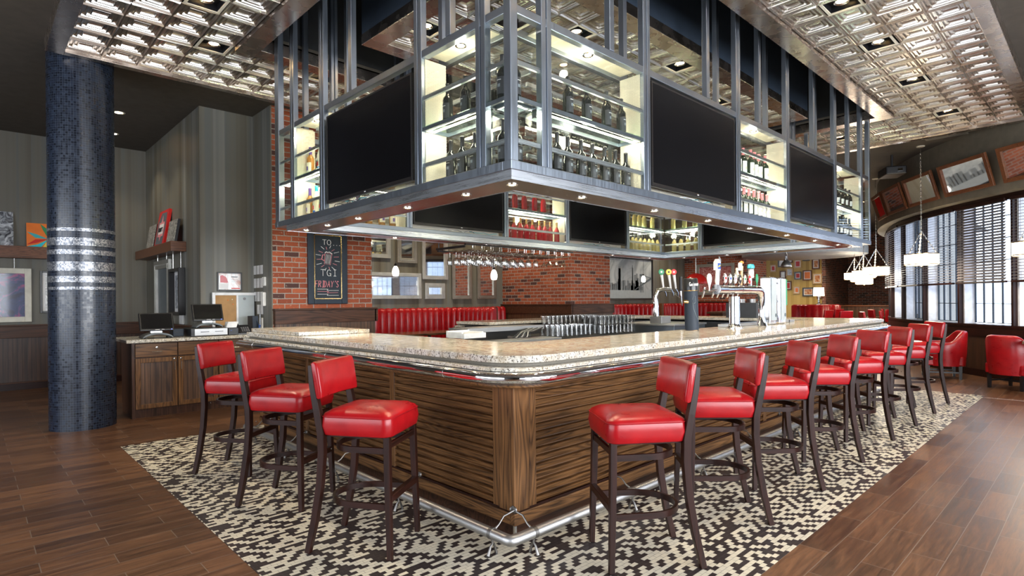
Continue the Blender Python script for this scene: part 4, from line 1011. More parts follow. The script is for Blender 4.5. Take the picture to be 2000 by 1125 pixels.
cab = empty('service_cabinet', (1.42, 8.03, 0)); tag(cab, 'oak service cabinet with granite top, drawers and beadboard doors beside the column', 'cabinet')
CXR = 3.10
m = MB().box(1.44, 8.07, .1, CXR, 8.85, .905); m.box(1.44, 8.085, 0, CXR, 8.80, .1); m.build('body', g('darkoak_z'), cab)
m = MB().box(1.41, 8.05, .0, 1.4395, 8.12, .905); m.build('end_stile', g('darkoak_z'), cab)
MB().box(1.345, 7.975, .91, CXR+.0, 8.88, .95).build('countertop', g('granite'), cab, bevel=.006)
for i, (a, b) in enumerate(((1.445, 1.888), (1.90, 2.36), (2.375, 2.80), (2.81, 3.09))):
    d = MB().box(a, 8.032, .735, b, 8.069, .895).build('drawer', g('oak_x'), cab, bevel=.003)
    if i < 3:
        c_ = (a+b)/2
        m = MB(); m.tube([(c_-.055, 8.034, .795), (c_-.055, 8.012, .795), (c_+.055, 8.012, .795), (c_+.055, 8.034, .795)], .004, 8); m.build('handle', g('nickel'), d)
        MB().lathe([(0, 0), (.011, 0), (.011, .006), (0, .007)], 12, (c_, 8.031, .845), M_=Matrix.Rotation(PI/2, 4, 'X')).build('lock', g('nickel'), d)
    d = MB(); f_ = .055
    d.box(a, 8.036, .11, a+f_, 8.069, .72); d.box(b-f_, 8.036, .11, b, 8.069, .72); d.box(a+f_, 8.036, .11, b-f_, 8.069, .11+f_); d.box(a+f_, 8.036, .72-f_, b-f_, 8.069, .72)
    d = d.build('door', g('oak_z'), cab, bevel=.003)
    MB().box(a+f_, 8.052, .11+f_, b-f_, 8.066, .72-f_).build('beadboard_infill', g('beadboard'), d)
    hx = b-.03 if i % 2 == 0 else a+.03
    MB().tube([(hx, 8.037, .56), (hx, 8.012, .56), (hx, 8.012, .66), (hx, 8.037, .66)], .004, 8).build('handle', g('nickel'), d)
    MB().lathe([(0, 0), (.011, 0), (.011, .006), (0, .007)], 12, (hx, 8.034, .695), M_=Matrix.Rotation(PI/2, 4, 'X')).build('lock', g('nickel'), d)

def pos(name_lab, x, y, z, rz=0):
    t = empty('pos_terminal', (x, y, z), rz); tag(t, name_lab, 'till screen', 'two till touchscreens on the service cabinet')
    M0 = Matrix.Translation((0, -.02, .20)) @ Matrix.Rotation(R(-22), 4, 'X')
    MB().mbox(M0, .375, .028, .235).build('screen_housing', g('black_plastic'), t, world=False, bevel=.01)
    m = MB(); m.mbox(M0 @ Matrix.Translation((0, -.0148, .004)), .335, .001, .195); m.build('screen_glass', g('screen'), t, world=False)
    m = MB(); m.mbox(M0 @ Matrix.Translation((0, -.0155, -.106)), .05, .0015, .004); m.mbox(M0 @ Matrix.Translation((.06, -.0155, -.106)), .03, .0015, .004); m.build('badge', g('c_white'), t, world=False)
    MB().mbox(M0 @ Matrix.Translation((.155, -.0155, -.106)), .012, .0015, .004).build('indicator', g('led_blue'), t, world=False)
    MB().box(-.07, -.02, .055, .07, .05, .16).build('neck', g('pewter'), t, world=False, bevel=.01)
    n = 14; prof = [(-.16+.32*k/n, .018+.05*math.sin(PI*k/n)**.6) for k in range(n+1)]
    vs_ = []; fs = []
    for y_ in (-.12, .13):
        for (a, b) in prof: vs_.append((a, y_, b)); vs_.append((a, y_, max(.004, b-.02)))
    K = (n+1)*2
    for k in range(n):
        a = 2*k; fs += [(a, a+2, K+a+2, K+a), (a+1, K+a+1, K+a+3, a+3), (a, a+1, a+3, a+2), (K+a, K+a+2, K+a+3, K+a+1)]
    fs += [(0, K, K+1, 1), (2*n, 2*n+1, K+2*n+1, K+2*n)]
    MB().add(vs_, fs).build('curved_base', g('grey_slate'), t, world=False)
    m = MB()
    for a in (-.14, .14):
        for b in (-.10, .11): m.lathe([(.01, 0), (.01, .012)], 8, (a, b, 0))
    m.build('foot', g('rubber'), t, world=False)
    return t
pos('left till touchscreen with black screen, nearest the tiled column', 1.70, 8.22, .951)
dr = empty('cash_drawer', (2.28, 8.26, .951)); tag(dr, 'low black cash drawer with brushed steel front under the right till', 'cash drawer')
MB().box(2.06, 8.10, .953, 2.50, 8.50, 1.055).build('case', g('black_plastic'), dr, bevel=.004)
fp = MB().box(2.10, 8.088, .962, 2.495, 8.099, 1.048).build('steel_front', g('satin'), dr, bevel=.002)
m = MB().box(2.17, 8.084, 1.005, 2.27, 8.0875, 1.012); m.build('slot', g('c_black'), fp)
m = MB().box(2.34, 8.084, 1.005, 2.44, 8.0875, 1.012); m.build('slot', g('c_black'), fp)
MB().lathe([(0, 0), (.009, 0), (.009, .004)], 12, (2.305, 8.087, .985), M_=Matrix.Rotation(PI/2, 4, 'X')).build('lock', g('nickel'), fp)
pos('right till touchscreen standing on the black cash drawer', 2.30, 8.28, 1.056)
def box_thing(name, label, cat, x0, y0, z0, x1, y1, z1, mat, bev=.004, group=None, front=None):
    t = empty(name, ((x0+x1)/2, (y0+y1)/2, z0)); tag(t, label, cat, group)
    MB().box(x0, y0, z0, x1, y1, z1).build('body', g(mat), t, bevel=bev)
    if front:
        nm, mt, fx0, fx1, fz0, fz1 = front
        MB().box(x0+(x1-x0)*fx0, y0-.004, z0+(z1-z0)*fz0, x0+(x1-x0)*fx1, y0-.0004, z0+(z1-z0)*fz1).build(nm, g(mt), t)
    return t
box_thing('receipt_printer', 'small black receipt printer between the two tills', 'printer', 1.905, 8.30, .951, 2.03, 8.48, 1.05, 'void_blue', .008, front=('paper_slot', 'c_black', .1, .9, .55, .62))
box_thing('receipt_printer', 'black receipt printer right of the cash drawer, under the paper stack', 'printer', 2.52, 8.14, .951, 2.65, 8.32, 1.045, 'black_plastic', .006, front=('indicator', 'c_blue', .2, .35, .6, .66))
t = empty('paper_stack', (2.58, 8.23, 1.046)); tag(t, 'stack of white paper slips on the right receipt printer', 'paper')
for k in range(5): MB().mbox(Matrix.Translation((2.575+k*.004, 8.23, 1.0555+.0155*k)) @ Matrix.Rotation(R(k*2-4), 4, 'Z'), .13, .10, .0145).build('pad', g('paper'), t)
ph = empty('desk_phone', (2.76, 8.3, .951)); tag(ph, 'black desk telephone with keypad on the service counter', 'telephone')
M0 = Matrix.Translation((2.76, 8.30, 1.01)) @ Matrix.Rotation(R(38), 4, 'X')
MB().mbox(M0, .20, .17, .03).build('base', g('black_plastic'), ph, bevel=.006)
m = MB().box(2.67, 8.22, .951, 2.85, 8.37, .965); m.build('stand', g('black_plastic'), ph)
MB().mbox(M0 @ Matrix.Translation((-.07, 0, .028)), .045, .19, .03).build('handset', g('black_plastic'), ph, bevel=.01)
m = MB()
for i in range(4):
    for j in range(4): m.mbox(M0 @ Matrix.Translation((-.02+i*.028, -.055+j*.026, .0175)), .018, .014, .004)
m.build('keypad', g('c_grey'), ph)
nb = empty('network_box', (2.98, 8.5, .951)); tag(nb, 'dark network box standing upright with blue cables at the counter end', 'network box')
MB().box(2.93, 8.42, .951, 3.01, 8.62, 1.19).build('case', g('void_blue'), nb, bevel=.004)
m = MB()
for k in range(4):
    MB().tube([(2.985+k*.008, 8.415, 1.12-.03*k), (2.995+k*.01, 8.37, 1.06), (2.99, 8.36, .99), (3.0+k*.01, 8.38, .957)], .004, 6).build('cable', g('c_blue' if k % 2 else 'c_navy'), nb)
MB().tube([(3.045, 8.45, 1.22), (3.045, 8.44, .955)], .008, 8).build('antenna', g('pewter'), nb)
# cork board and whiteboard combo, framed notice
cb = empty('notice_board', (2.86, 8.85, .98)); tag(cb, 'white framed board, half cork and half white steel, above the service counter', 'notice board')
MB().box(2.56, 8.828, .99, 2.845, 8.832, 1.49).build('cork_panel', g('cork'), cb)
MB().box(2.87, 8.828, .99, 3.10, 8.832, 1.49).build('white_panel', g('c_sky'), cb)
m = MB(); 
for b in ((2.52, 8.815, .96, 2.56, 8.85, 1.53), (2.845, 8.815, .99, 2.87, 8.85, 1.49), (2.56, 8.815, 1.49, 3.115, 8.85, 1.53), (2.56, 8.815, .96, 3.115, 8.85, .99)): m.box(*b)
m.build('frame', g('white_paint'), cb, bevel=.003)
for (x, z, c_) in ((2.79, 1.43, 'c_cream'), (2.80, 1.36, 'c_orange'), (2.73, 1.42, 'c_orange')): MB().lathe([(0, 0), (.009, 0), (.006, .008), (0, .009)], 10, (x, 8.828, z), M_=Matrix.Rotation(PI/2, 4, 'X')).build('push_pin', g(c_), cb)
MB().lathe([(0, 0), (.02, 0), (.02, .006), (0, .007)], 14, (2.96, 8.828, 1.44), M_=Matrix.Rotation(PI/2, 4, 'X')).build('magnet', g('c_grey'), cb)

def framed(name, label, cat, Mx, W, H, fw_, mats, depth=.03, mat_w=0, extra=None, group=None, glassy=True, beads=False):
    """Mx: local x right, z up, -y towards the viewer, origin at the bottom centre"""
    t = empty(name, Mx.translation); tag(t, label, cat, group)
    M1 = Mx.copy(); M1.translation = (0, 0, 0)
    B = lambda mb, x0, z0, x1, z1, y0, y1: mb.mbox(M1 @ Matrix.Translation(((x0+x1)/2, (y0+y1)/2, (z0+z1)/2)), x1-x0, y1-y0, z1-z0)
    m = MB()
    B(m, -W/2, 0, -W/2+fw_, H, -depth, 0); B(m, W/2-fw_, 0, W/2, H, -depth, 0); B(m, -W/2+fw_, 0, W/2-fw_, fw_, -depth, 0); B(m, -W/2+fw_, H-fw_, W/2-fw_, H, -depth, 0)
    f_ = m.build('frame', g(mats[0]), t, world=False, bevel=.004)
    if beads:
        m = MB(); e = fw_*.55; n1 = int((H-2*e)/.022)
        for k in range(n1+1):
            z = e+(H-2*e)*k/n1
            for x in (-W/2+e, W/2-e): m.mbox(M1 @ Matrix.Translation((x, -depth-.003, z)), .014, .01, .012)
        n2 = int((W-2*e)/.022)
        for k in range(n2+1):
            x = -W/2+e+(W-2*e)*k/n2
            for z in (e, H-e): m.mbox(M1 @ Matrix.Translation((x, -depth-.003, z)), .012, .01, .014)
        m.build('beading', g('silver_frame'), t, world=False)
    if mat_w:
        m = MB(); B(m, -W/2+fw_, fw_, W/2-fw_, H-fw_, -.010, -.006); m.build('mount', g('c_white'), t, world=False)
    m = MB(); B(m, -W/2+fw_+mat_w, fw_+mat_w, W/2-fw_-mat_w, H-fw_-mat_w, -.014, -.0105); p = m.build(mats[2] if len(mats) > 2 else 'print', g(mats[1]), t, world=False)
    if extra:
        for (mt, poly, lift) in extra:   # flat printed shapes on the picture
            mb = MB(); mb.prism([(a, b) for a, b in poly], -.0002, .0002, M_=M1 @ Matrix.Translation((0, -.0148-lift, 0)) @ Matrix.Rotation(PI/2, 4, 'X'))
            mb.build('printed_shape', g(mt), p, world=False)
    return t
def MXy(x, y, z): return Matrix.Translation((x, y, z))                       # on a wall facing -y
def MYx(x, y, z): return Matrix.Translation((x, y, z)) @ Matrix.Rotation(-PI/2, 4, 'Z')   # on a wall facing -x
framed('framed_notice', 'black framed notice on the wall above the white and cork board', 'picture', MXy(2.775, 8.895, 1.555), .34, .275, .02, ('black_frame', 'print_cert'), .02, extra=[('c_red', [(.02, .03), (.14, .03), (.14, .045), (.02, .045)], .0), ('c_white', [(-.14, .03), (-.02, .03), (-.02, .11), (-.14, .11)], .0), ('c_pink', [(-.13, .12), (-.02, .12), (-.05, .20), (-.10, .23), (-.13, .22)], .001), ('c_slate', [(.02, .20), (.11, .20), (.11, .212), (.02, .212)], .0), ('c_grey', [(.02, .17), (.12, .17), (.12, .173), (.02, .173)], .0), ('c_grey', [(.02, .15), (.12, .15), (.12, .153), (.02, .153)], .0), ('c_grey', [(.02, .13), (.12, .13), (.12, .133), (.02, .133)], .0)])
# sheets of paper and wall boxes on the pillar side wall
for r_, (z0, z1) in enumerate(((1.80, 1.93), (1.60, 1.74), (1.40, 1.54), (1.21, 1.35))):
    for c_ in range(3):
        if r_ == 3 and c_ == 0: continue
        y = 8.84-c_*.13
        o = MB().box(3.1165, y-.05, z0, 3.119, y+.05, z1).build('paper_sheet', g('paper')); tag(o, 'white paper notice beside the brick pillar, %s row down, %s from left' % (ORD[r_], ORD[c_]), 'notice', 'white paper notices beside the brick pillar')
box_thing('wall_switch', 'white wall box right of the paper notices, upper one', 'wall control', 3.092, 8.40, 1.62, 3.119, 8.50, 1.75, 'white_plastic', .006)
box_thing('wall_switch', 'white dispenser on the wall just above the wainscot by the brick', 'wall control', 3.07, 8.40, 1.33, 3.119, 8.49, 1.53, 'white_plastic', .012)
box_thing('wall_switch', 'white outlet box low on the wall behind the network box', 'wall control', 3.09, 8.52, 1.0, 3.119, 8.62, 1.16, 'white_plastic', .006)
box_thing('wall_switch', 'white wall outlet box below the black framed print', 'wall control', 2.355, 9.72, 1.06, 2.389, 9.9, 1.22, 'white_plastic', .006)
# floating shelves
def shelf(label, x0, y0, x1, y1, z0, z1):
    o = MB().box(x0, y0, z0, x1, y1, z1).build('wall_shelf', g('frameoak'), bevel=.004); tag(o, label, 'shelf'); return o
shelf('thick oak wall shelf above the beaded mirror on the side wall', 2.18, 9.60, 2.389, 12.05, 2.16, 2.31)
shelf('long oak wall shelf at the left picture edge behind the column', -2.0, 12.03, .95, 12.249, 2.13, 2.32)
def lean(name, label, Mx, W, H, T, mats, extra=None):
    t = empty(name, Mx.translation); tag(t, label, 'canvas print'); M1 = Mx.copy(); M1.translation = (0, 0, 0); M1 = M1 @ Matrix.Rotation(R(-9), 4, 'X')
    MB().mbox(M1 @ Matrix.Translation((0, 0, H/2)), W, T, H).build('canvas', g(mats[0]), t, world=False)
    p = MB().mbox(M1 @ Matrix.Translation((0, -T/2-.0015, H/2)), W, .002, H).build('print', g(mats[1]), t, world=False)
    for (mt, poly, lf_) in (extra or []):
        MB().prism(poly, -.0004, .0004, M_=M1 @ Matrix.Translation((0, -T/2-.0035-lf_, 0)) @ Matrix.Rotation(PI/2, 4, 'X')).build('printed_shape', g(mt), p, world=False)
    return t, M1, T, p
# stroke lettering ----------------------------------------------------
GL = {'T': [[(0, 1), (1, 1)], [(.5, 1), (.5, 0)]], 'O': [[(.5+.48*math.cos(a*PI/8), .5+.5*math.sin(a*PI/8)) for a in range(17)]],
 '.': [[(.4, .0), (.6, .0)]], 'G': [[(.95, .82), (.6, 1), (.25, .9), (.05, .55), (.15, .15), (.5, 0), (.9, .12), (.92, .42), (.6, .42)], [(.92, .42), (.92, -.05)]], 'I': [[(.2, 1), (.8, 1)], [(.5, 1), (.5, 0)], [(.2, 0), (.8, 0)]],
 'F': [[(0, 0), (0, 1), (.9, 1)], [(0, .52), (.7, .52)]], 'R': [[(0, 0), (0, 1), (.6, .98), (.85, .78), (.6, .52), (0, .5)], [(.4, .5), (.95, 0)]], 'D': [[(0, 0), (0, 1), (.5, .95), (.9, .5), (.5, .05), (0, 0)]],
 'A': [[(0, 0), (.5, 1), (1, 0)], [(.2, .4), (.8, .4)]], 'Y': [[(0, 1), (.5, .5), (1, 1)], [(.5, .5), (.5, 0)]], "'": [[(.5, 1.05), (.4, .8)]], 'S': [[(.9, .85), (.5, 1), (.1, .8), (.3, .55), (.75, .42), (.9, .18), (.5, 0), (.05, .15)]],
 'U': [[(0, 1), (.02, .3), (.5, 0), (.95, .3), (1, 1)]], 'u': [[(0, .6), (.05, .1), (.45, 0), (.8, .15)], [(.8, .6), (.8, 0)]], 'i': [[(.5, .6), (.5, 0)], [(.5, .8), (.5, .86)]], 'n': [[(.05, .6), (.05, 0)], [(.05, .4), (.45, .62), (.8, .4), (.8, 0)]], 'e': [[(.05, .32), (.85, .32), (.7, .58), (.3, .6), (.05, .3), (.3, 0), (.8, .08)]], 's': [[(.75, .52), (.4, .62), (.1, .46), (.7, .2), (.5, 0), (.05, .08)]]}
def strokes(mb, text, x0, z0, w_, h, gap, th, M_, sl=0):
    x = x0
    for ch in text:
        for st in GL.get(ch, []):
            pts = [M_ @ Vector((x+p[0]*w_+p[1]*sl*h, 0, z0+p[1]*h)) for p in st]
            mb.tube(pts, th, 5, smooth=False)
        x += (w_ if ch not in ".'I" else w_*.6)+gap
    return mb
t, M1, T, p = lean('canvas_print', 'red canvas print with burst badge lettering, tallest on the wall shelf', MYx(2.28, 10.72, 2.311), .62, .60, .04, ('red_paint', 'c_red'), [('c_slate', [(-.26, .04), (.2, .03), (.27, .3), (.22, .55), (-.1, .56), (-.27, .4)], 0), ('c_pink', [(-.17, .16), (-.05, .16), (0, .08), (.05, .16), (.17, .16), (.17, .4), (.06, .4), (0, .52), (-.06, .4), (-.17, .4)], .001), ('c_white', [(-.14, .2), (.14, .2), (.14, .37), (-.14, .37)], .002)])
m = MB(); strokes(m, "FRIDAY'S", -.128, .24, .026, .07, .009, .004, M1 @ Matrix.Translation((0, -T/2-.008, 0))); m.build('lettering', g('c_black'), p, world=False)
lean('canvas_print', 'pale street photo canvas, left of the red print on the shelf', MYx(2.28, 11.40, 2.311), .52, .42, .03, ('c_black', 'print_grey'))
lean('canvas_print', 'small silvery canvas right of the red print on the shelf', MYx(2.28, 10.0, 2.311), .5, .36, .035, ('c_black', 'print_grey'))
lean('canvas_print', 'city bridge photo canvas at the left picture edge', MXy(.28, 12.16, 2.321), .52, .56, .03, ('c_black', 'print_city'))
rays = []
cl = lambda x, z: (max(-.228, min(.228, x)), max(.004, min(.396, z)))
for k in range(12):
    a0_, a1_ = R(30*k+4), R(30*k+25); am = (a0_+a1_)/2
    rays.append((('c_red', 'c_turq', 'c_yellow', 'c_green', 'c_orange', 'c_teal')[k % 6], [(.05, .14), cl(.05+.17*math.cos(a0_), .14+.17*math.sin(a0_)), cl(.05+.42*math.cos(am), .14+.42*math.sin(am)), cl(.05+.17*math.cos(a1_), .14+.17*math.sin(a1_))], .0002*k))
lean('canvas_print', 'bright canvas with red, orange and teal petals beside the column', MXy(.93, 12.16, 2.321), .46, .40, .03, ('c_black', 'c_orange'), rays)
framed('framed_print', 'cream framed abstract print in blue and pink at the left edge', 'picture', MXy(.36, 12.245, 1.10), .80, .87, .085, ('cream_frame', 'print_abstract'), .04)
framed('framed_print', 'black framed narrow picture half hidden by the column', 'picture', MXy(1.05, 12.245, 1.24), .36, .70, .03, ('black_frame', 'print_grey'), .03, .04)
framed('wall_mirror', 'tall silver beaded frame under the oak shelf on the side wall', 'mirror', MYx(2.385, 10.93, 1.08), 1.0, 1.02, .14, ('silver_frame', 'grey_slate', 'glass_plate'), .05, beads=True)
framed('framed_print', 'black framed blue print hanging from chains below the oak shelf', 'picture', MYx(2.385, 9.97, 1.20), .62, .72, .05, ('black_frame', 'print_city'), .09, .05)
m = MB()
for y in (9.75, 10.2): m.tube([(2.35, y, 2.16), (2.35, y, 1.92)], .005, 6)
for y in (10.6, 11.2): m.tube([(2.35, y, 2.16), (2.35, y, 2.09)], .005, 6)
o = m.build('hanging_chain', g('nickel')); tag(o, 'short chains between the oak shelf and the frames below', 'chain', kind='stuff')
o = MB().tube([(.55, 12.2, 2.13), (.55, 12.22, 1.96)], .006, 6).build('hanging_chain', g('nickel')); tag(o, 'short chain above the cream framed print', 'chain')
# chalkboard -----------------------------------------------------------
ck = empty('chalkboard', (3.95, 8.19, 1.35)); tag(ck, 'tall black chalkboard sign with beer mug drawing on the brick pillar', 'sign')
fx0, fx1, fz0, fz1, fw_ = 3.635, 4.265, 1.35, 2.47, .095
m = MB()
for (a, b, c_, d) in ((fx0, fz0, fx0+fw_, fz1), (fx1-fw_, fz0, fx1, fz1), (fx0+fw_, fz0, fx1-fw_, fz0+fw_*.8), (fx0+fw_, fz1-fw_*.8, fx1-fw_, fz1)): m.box(a, 8.150, b, c_, 8.197, d)
m.build('frame', g('void_blue'), ck, bevel=.012, seg=3)
m = MB()
for (a, b, c_, d) in ((fx0+fw_, fz0+.076, fx0+fw_+.012, fz1-.076), (fx1-fw_-.012, fz0+.076, fx1-fw_, fz1-.076), (fx0+fw_, fz0+.076, fx1-fw_, fz0+.088), (fx0+fw_, fz1-.088, fx1-fw_, fz1-.076)): m.box(a, 8.158, b, c_, 8.168, d)
m.build('gilt_slip', g('brass'), ck)
sl = MB().box(fx0+fw_, 8.170, fz0+.075, fx1-fw_, 8.180, fz1-.075).build('slate', g('chalkboard'), ck)
cw = MB(); cp = MB(); Mc = Matrix.Translation((3.95, 8.168, 0))
strokes(cw, 'TO...', -.085, 2.245, .062, .075, .012, .004, Mc)
strokes(cw, 'TGI', -.115, 1.775, .068, .095, .028, .004, Mc)
strokes(cp, "FRIDAY'S", -.205, 1.605, .038, .095, .014, .0045, Mc, .1)
for (dz, sgn) in ((1.575, 1), (1.50, 1)): cw.tube([Mc @ Vector(v) for v in ((-.17, 0, dz), (0, 0, dz), (-.02, 0, dz-.02), (.17, 0, dz-.018))], .003, 5)
cp.tube([Mc @ Vector(v) for v in ((-.17, 0, 1.54), (.01, 0, 1.54), (-.02, 0, 1.52), (.16, 0, 1.525))], .003, 5)
for k in range(16):
    a = 2*PI*k/16+.15; r0, r1 = .115+.02*(k % 2), .20 if k % 2 else .17
    (cw if k % 2 else cp).tube([Mc @ Vector((r0*math.cos(a)*.85, 0, 2.045+r0*math.sin(a)*1.15)), Mc @ Vector((min(.19, max(-.19, r1*math.cos(a)*1.05)), 0, 2.045+r1*math.sin(a)))], .0035, 5)
Mm = Mc @ Matrix.Translation((.0, 0, 2.04)) @ Matrix.Rotation(R(8), 4, 'Y')
mg = [(-.055, .075), (.055, .075), (.05, -.09), (-.045, -.09)]
cp.tube([Mm @ Vector((x, 0, z)) for x, z in mg], .0035, 5, closed=True)
cp.tube([Mm @ Vector((x, 0, z)) for x, z in ((-.055, .045), (-.09, .04), (-.095, -.03), (-.05, -.045))], .006, 5)
cw.tube([Mm @ Vector((x, 0, z)) for x, z in ((-.058, .075), (-.04, .095), (-.015, .088), (.01, .1), (.035, .088), (.058, .08))], .007, 5)
for x in (-.03, -.01, .012, .034): cw.tube([Mm @ Vector((x, 0, .06)), Mm @ Vector((x, 0, -.08))], .003, 5)
cw.build('white_chalk', g('c_chalk'), sl); cp.build('pink_chalk', g('c_pink'), sl)
MB().prism(mg, -.0004, .0004, M_=Mm @ Matrix.Translation((0, .0025, 0)) @ Matrix.Rotation(PI/2, 4, 'X')).build('grey_chalk', g('c_mid'), sl)

# ================================================================== ON AND INSIDE THE BAR
GT = 1.0705
# drip tray and chrome beer tower ---------------------------------------
dt = empty('drip_tray', (6.6, 2.90, GT)); tag(dt, 'long brushed steel drip tray under the chrome beer tower', 'drip tray')
MB().box(5.95, 2.835, GT, 7.30, 2.97, GT+.03).build('tray', g('satin'), dt, bevel=.004)
m = MB()
for k in range(32): m.box(5.98+k*.04, 2.85, GT+.031, 6.0+k*.04, 2.955, GT+.034)
m.build('grille', g('steel'), dt)
bt = empty('beer_tower', (5.82, 2.72, GT)); tag(bt, 'chrome T shaped beer tower with a row of round tap badges', 'beer tower')
CHR = g('chrome'); ty = 2.72
MB().lathe([(.085, 0), (.085, .008), (.06, .02), (.054, .05), (.054, .33)], 28, (5.82, ty, GT)).build('column', CHR, bt, auto=60)
MB().tube([(5.44, ty, 1.475), (6.40, ty, 1.475)], .046, 24).build('pipe', CHR, bt)
MB().tube([(6.34, ty, 1.475), (6.43, ty, 1.470), (6.48, ty, 1.445), (6.50, ty, 1.39), (6.50, ty, 1.16), (6.50, ty, GT+.001)], [.046, .046, .045, .04, .036, .06], 20).build('elbow', CHR, bt)
MB().tube([(5.425, ty, 1.475), (5.439, ty, 1.475)], .050, 28).build('end_cap', g('pewter'), bt)
m = MB()
for x in (5.62, 5.75, 5.95, 6.15, 6.3): m.tube([(x-.006, ty, 1.475), (x+.006, ty, 1.475)], .0475, 24)
m.build('pipe_ring', g('nickel'), bt)
def tap(x, y, z, label=None, parent=bt):
    a = MB(); a.tube([(x, y+.045, z-.02), (x, y+.10, z-.015)], .012, 10); a.tube([(x, y+.095, z+.02), (x, y+.10, z-.02), (x, y+.125, z-.085)], [.012, .014, .008], 10)
    return a.build('faucet', CHR, parent)
for i, (x, c_, c2) in enumerate(((5.575, 'c_white', 'c_red'), (5.685, 'c_white', 'c_blue'), (5.80, 'c_white', 'c_pink'), (5.91, 'c_black', 'c_cream'), (6.025, 'c_cream', 'c_green'), (6.14, 'c_red', 'c_white'))):
    f_ = tap(x, ty, 1.475)
    b_ = MB(); b_.lathe([(0, -.006), (.040, -.006), (.044, 0), (.040, .006), (0, .006)], 22, (x, ty-.02, 1.585), M_=Matrix.Diagonal((.85, 1, 1.25, 1)) @ Matrix.Rotation(R(90), 4, 'X')); b_.tube([(x, ty, 1.515), (x, ty-.015, 1.54)], .008, 8); b_ = b_.build('tap_badge', g('chrome'), bt)
    MB().lathe([(0, 0), (.036, 0), (.035, .0015), (0, .002)], 22, (x, ty-.0265, 1.585), M_=Matrix.Diagonal((.85, 1, 1.25, 1)) @ Matrix.Rotation(R(90), 4, 'X')).build('badge_face', g(c_), b_)
    MB().lathe([(0, 0), (.018, 0), (.017, .001), (0, .0015)], 14, (x, ty-.0295, 1.588), M_=Matrix.Diagonal((1.1, 1, .8, 1)) @ Matrix.Rotation(R(90), 4, 'X')).build('badge_mark', g(c2), b_)
# shaped tap handles
def handle(x, y, z, kind):
    m = MB(); T = Matrix.Translation((x, y, z))
    if kind == 'pear':
        m.lathe([(.008, 0), (.010, .03), (.016, .05), (.036, .09), (.041, .125), (.034, .155), (.015, .17), (0, .172)], 18, (x, y, z), M_=Matrix.Diagonal((1, .45, 1, 1))); return m.build('tap_handle', g('c_white'), bt, auto=60)
    if kind == 'tall':
        m.tube([(x, y, z), (x-.003, y, z+.04), (x+.003, y, z+.13), (x, y, z+.16)], [.016, .022, .017, .02], 12); m.prism([(-.035, 0), (.035, 0), (.035, .08), (0, .115), (-.035, .08)], -.022, .022, M_=Matrix.Translation((x, y, z+.155)) @ Matrix.Rotation(PI/2, 4, 'X')); o = m.build('tap_handle', g('c_white'), bt, bevel=.002)
        MB().box(x-.030, y-.0245, z+.165, x+.030, y-.0225, z+.225).build('handle_label', g('c_blue'), o)
        MB().mbox(Matrix.Translation((x, y-.0255, z+.196)) @ Matrix.Rotation(R(-20), 4, 'Y'), .05, .001, .014).build('handle_stripe', g('c_yellow'), o); return o
    if kind == 'blade':
        m.tube([(x-.01, y, z), (x+.0, y, z+.06)], .009, 8); m.prism([(-.02, .05), (.014, .05), (.045, .27), (.012, .30)], -.006, .006, M_=T @ Matrix.Rotation(PI/2, 4, 'X')); return m.build('tap_handle', g('satin'), bt, bevel=.002)
    if kind == 'paddle':
        m.tube([(x, y, z), (x+.01, y, z+.14), (x+.018, y, z+.22)], [.010, .014, .016], 10); o = m.build('tap_handle', g('wood_light'), bt)
        MB().box(x-.045, y-.014, z+.17, x+.0, y+.014, z+.255).build('side_block', g('c_white'), o, bevel=.004)
        MB().lathe([(0, 0), (.022, .004), (.024, .02), (0, .034)], 14, (x+.012, y, z+.245)).build('handle_knob', g('c_orange'), o); return o
    if kind == 'mug':
        m.tube([(x, y, z), (x, y, z+.10)], .011, 10); m.box(x-.034, y-.02, z+.09, x+.034, y+.02, z+.19); m.lathe([(.036, 0), (.04, .02), (.03, .045), (0, .05)], 16, (x, y, z+.195)); o = m.build('tap_handle', g('pewter'), bt, bevel=.002)
        MB().lathe([(.037, .0), (.041, .02), (.031, .046), (0, .052)], 16, (x, y, z+.1955)).build('handle_top', g('c_teal'), o); return o
    if kind == 'leaf':
        m.lathe([(.006, 0), (.01, .03), (.026, .06), (.030, .10), (.016, .135), (0, .14)], 14, (x, y, z), M_=Matrix.Diagonal((1, .4, 1, 1))); return m.build('tap_handle', g('c_green'), bt, auto=60)
handle(5.36, ty+.04, 1.46, 'pear'); tap(5.37, ty, 1.475); MB().tube([(5.36, ty+.04, 1.465), (5.44, ty, 1.47)], .012, 8).build('side_arm', CHR, bt)
handle(5.505, ty+.03, 1.515, 'tall'); handle(5.60, ty+.06, 1.515, 'blade'); handle(6.14, ty+.07, 1.515, 'paddle'); handle(6.27, ty+.02, 1.515, 'mug'); handle(6.38, ty, 1.515, 'leaf')
MB().lathe([(.010, 0), (.014, .02), (.022, .04), (.012, .075), (.014, .10), (0, .11)], 12, (5.95, ty+.03, 1.60)).build('badge_finial', g('c_cream'), bt, auto=60)
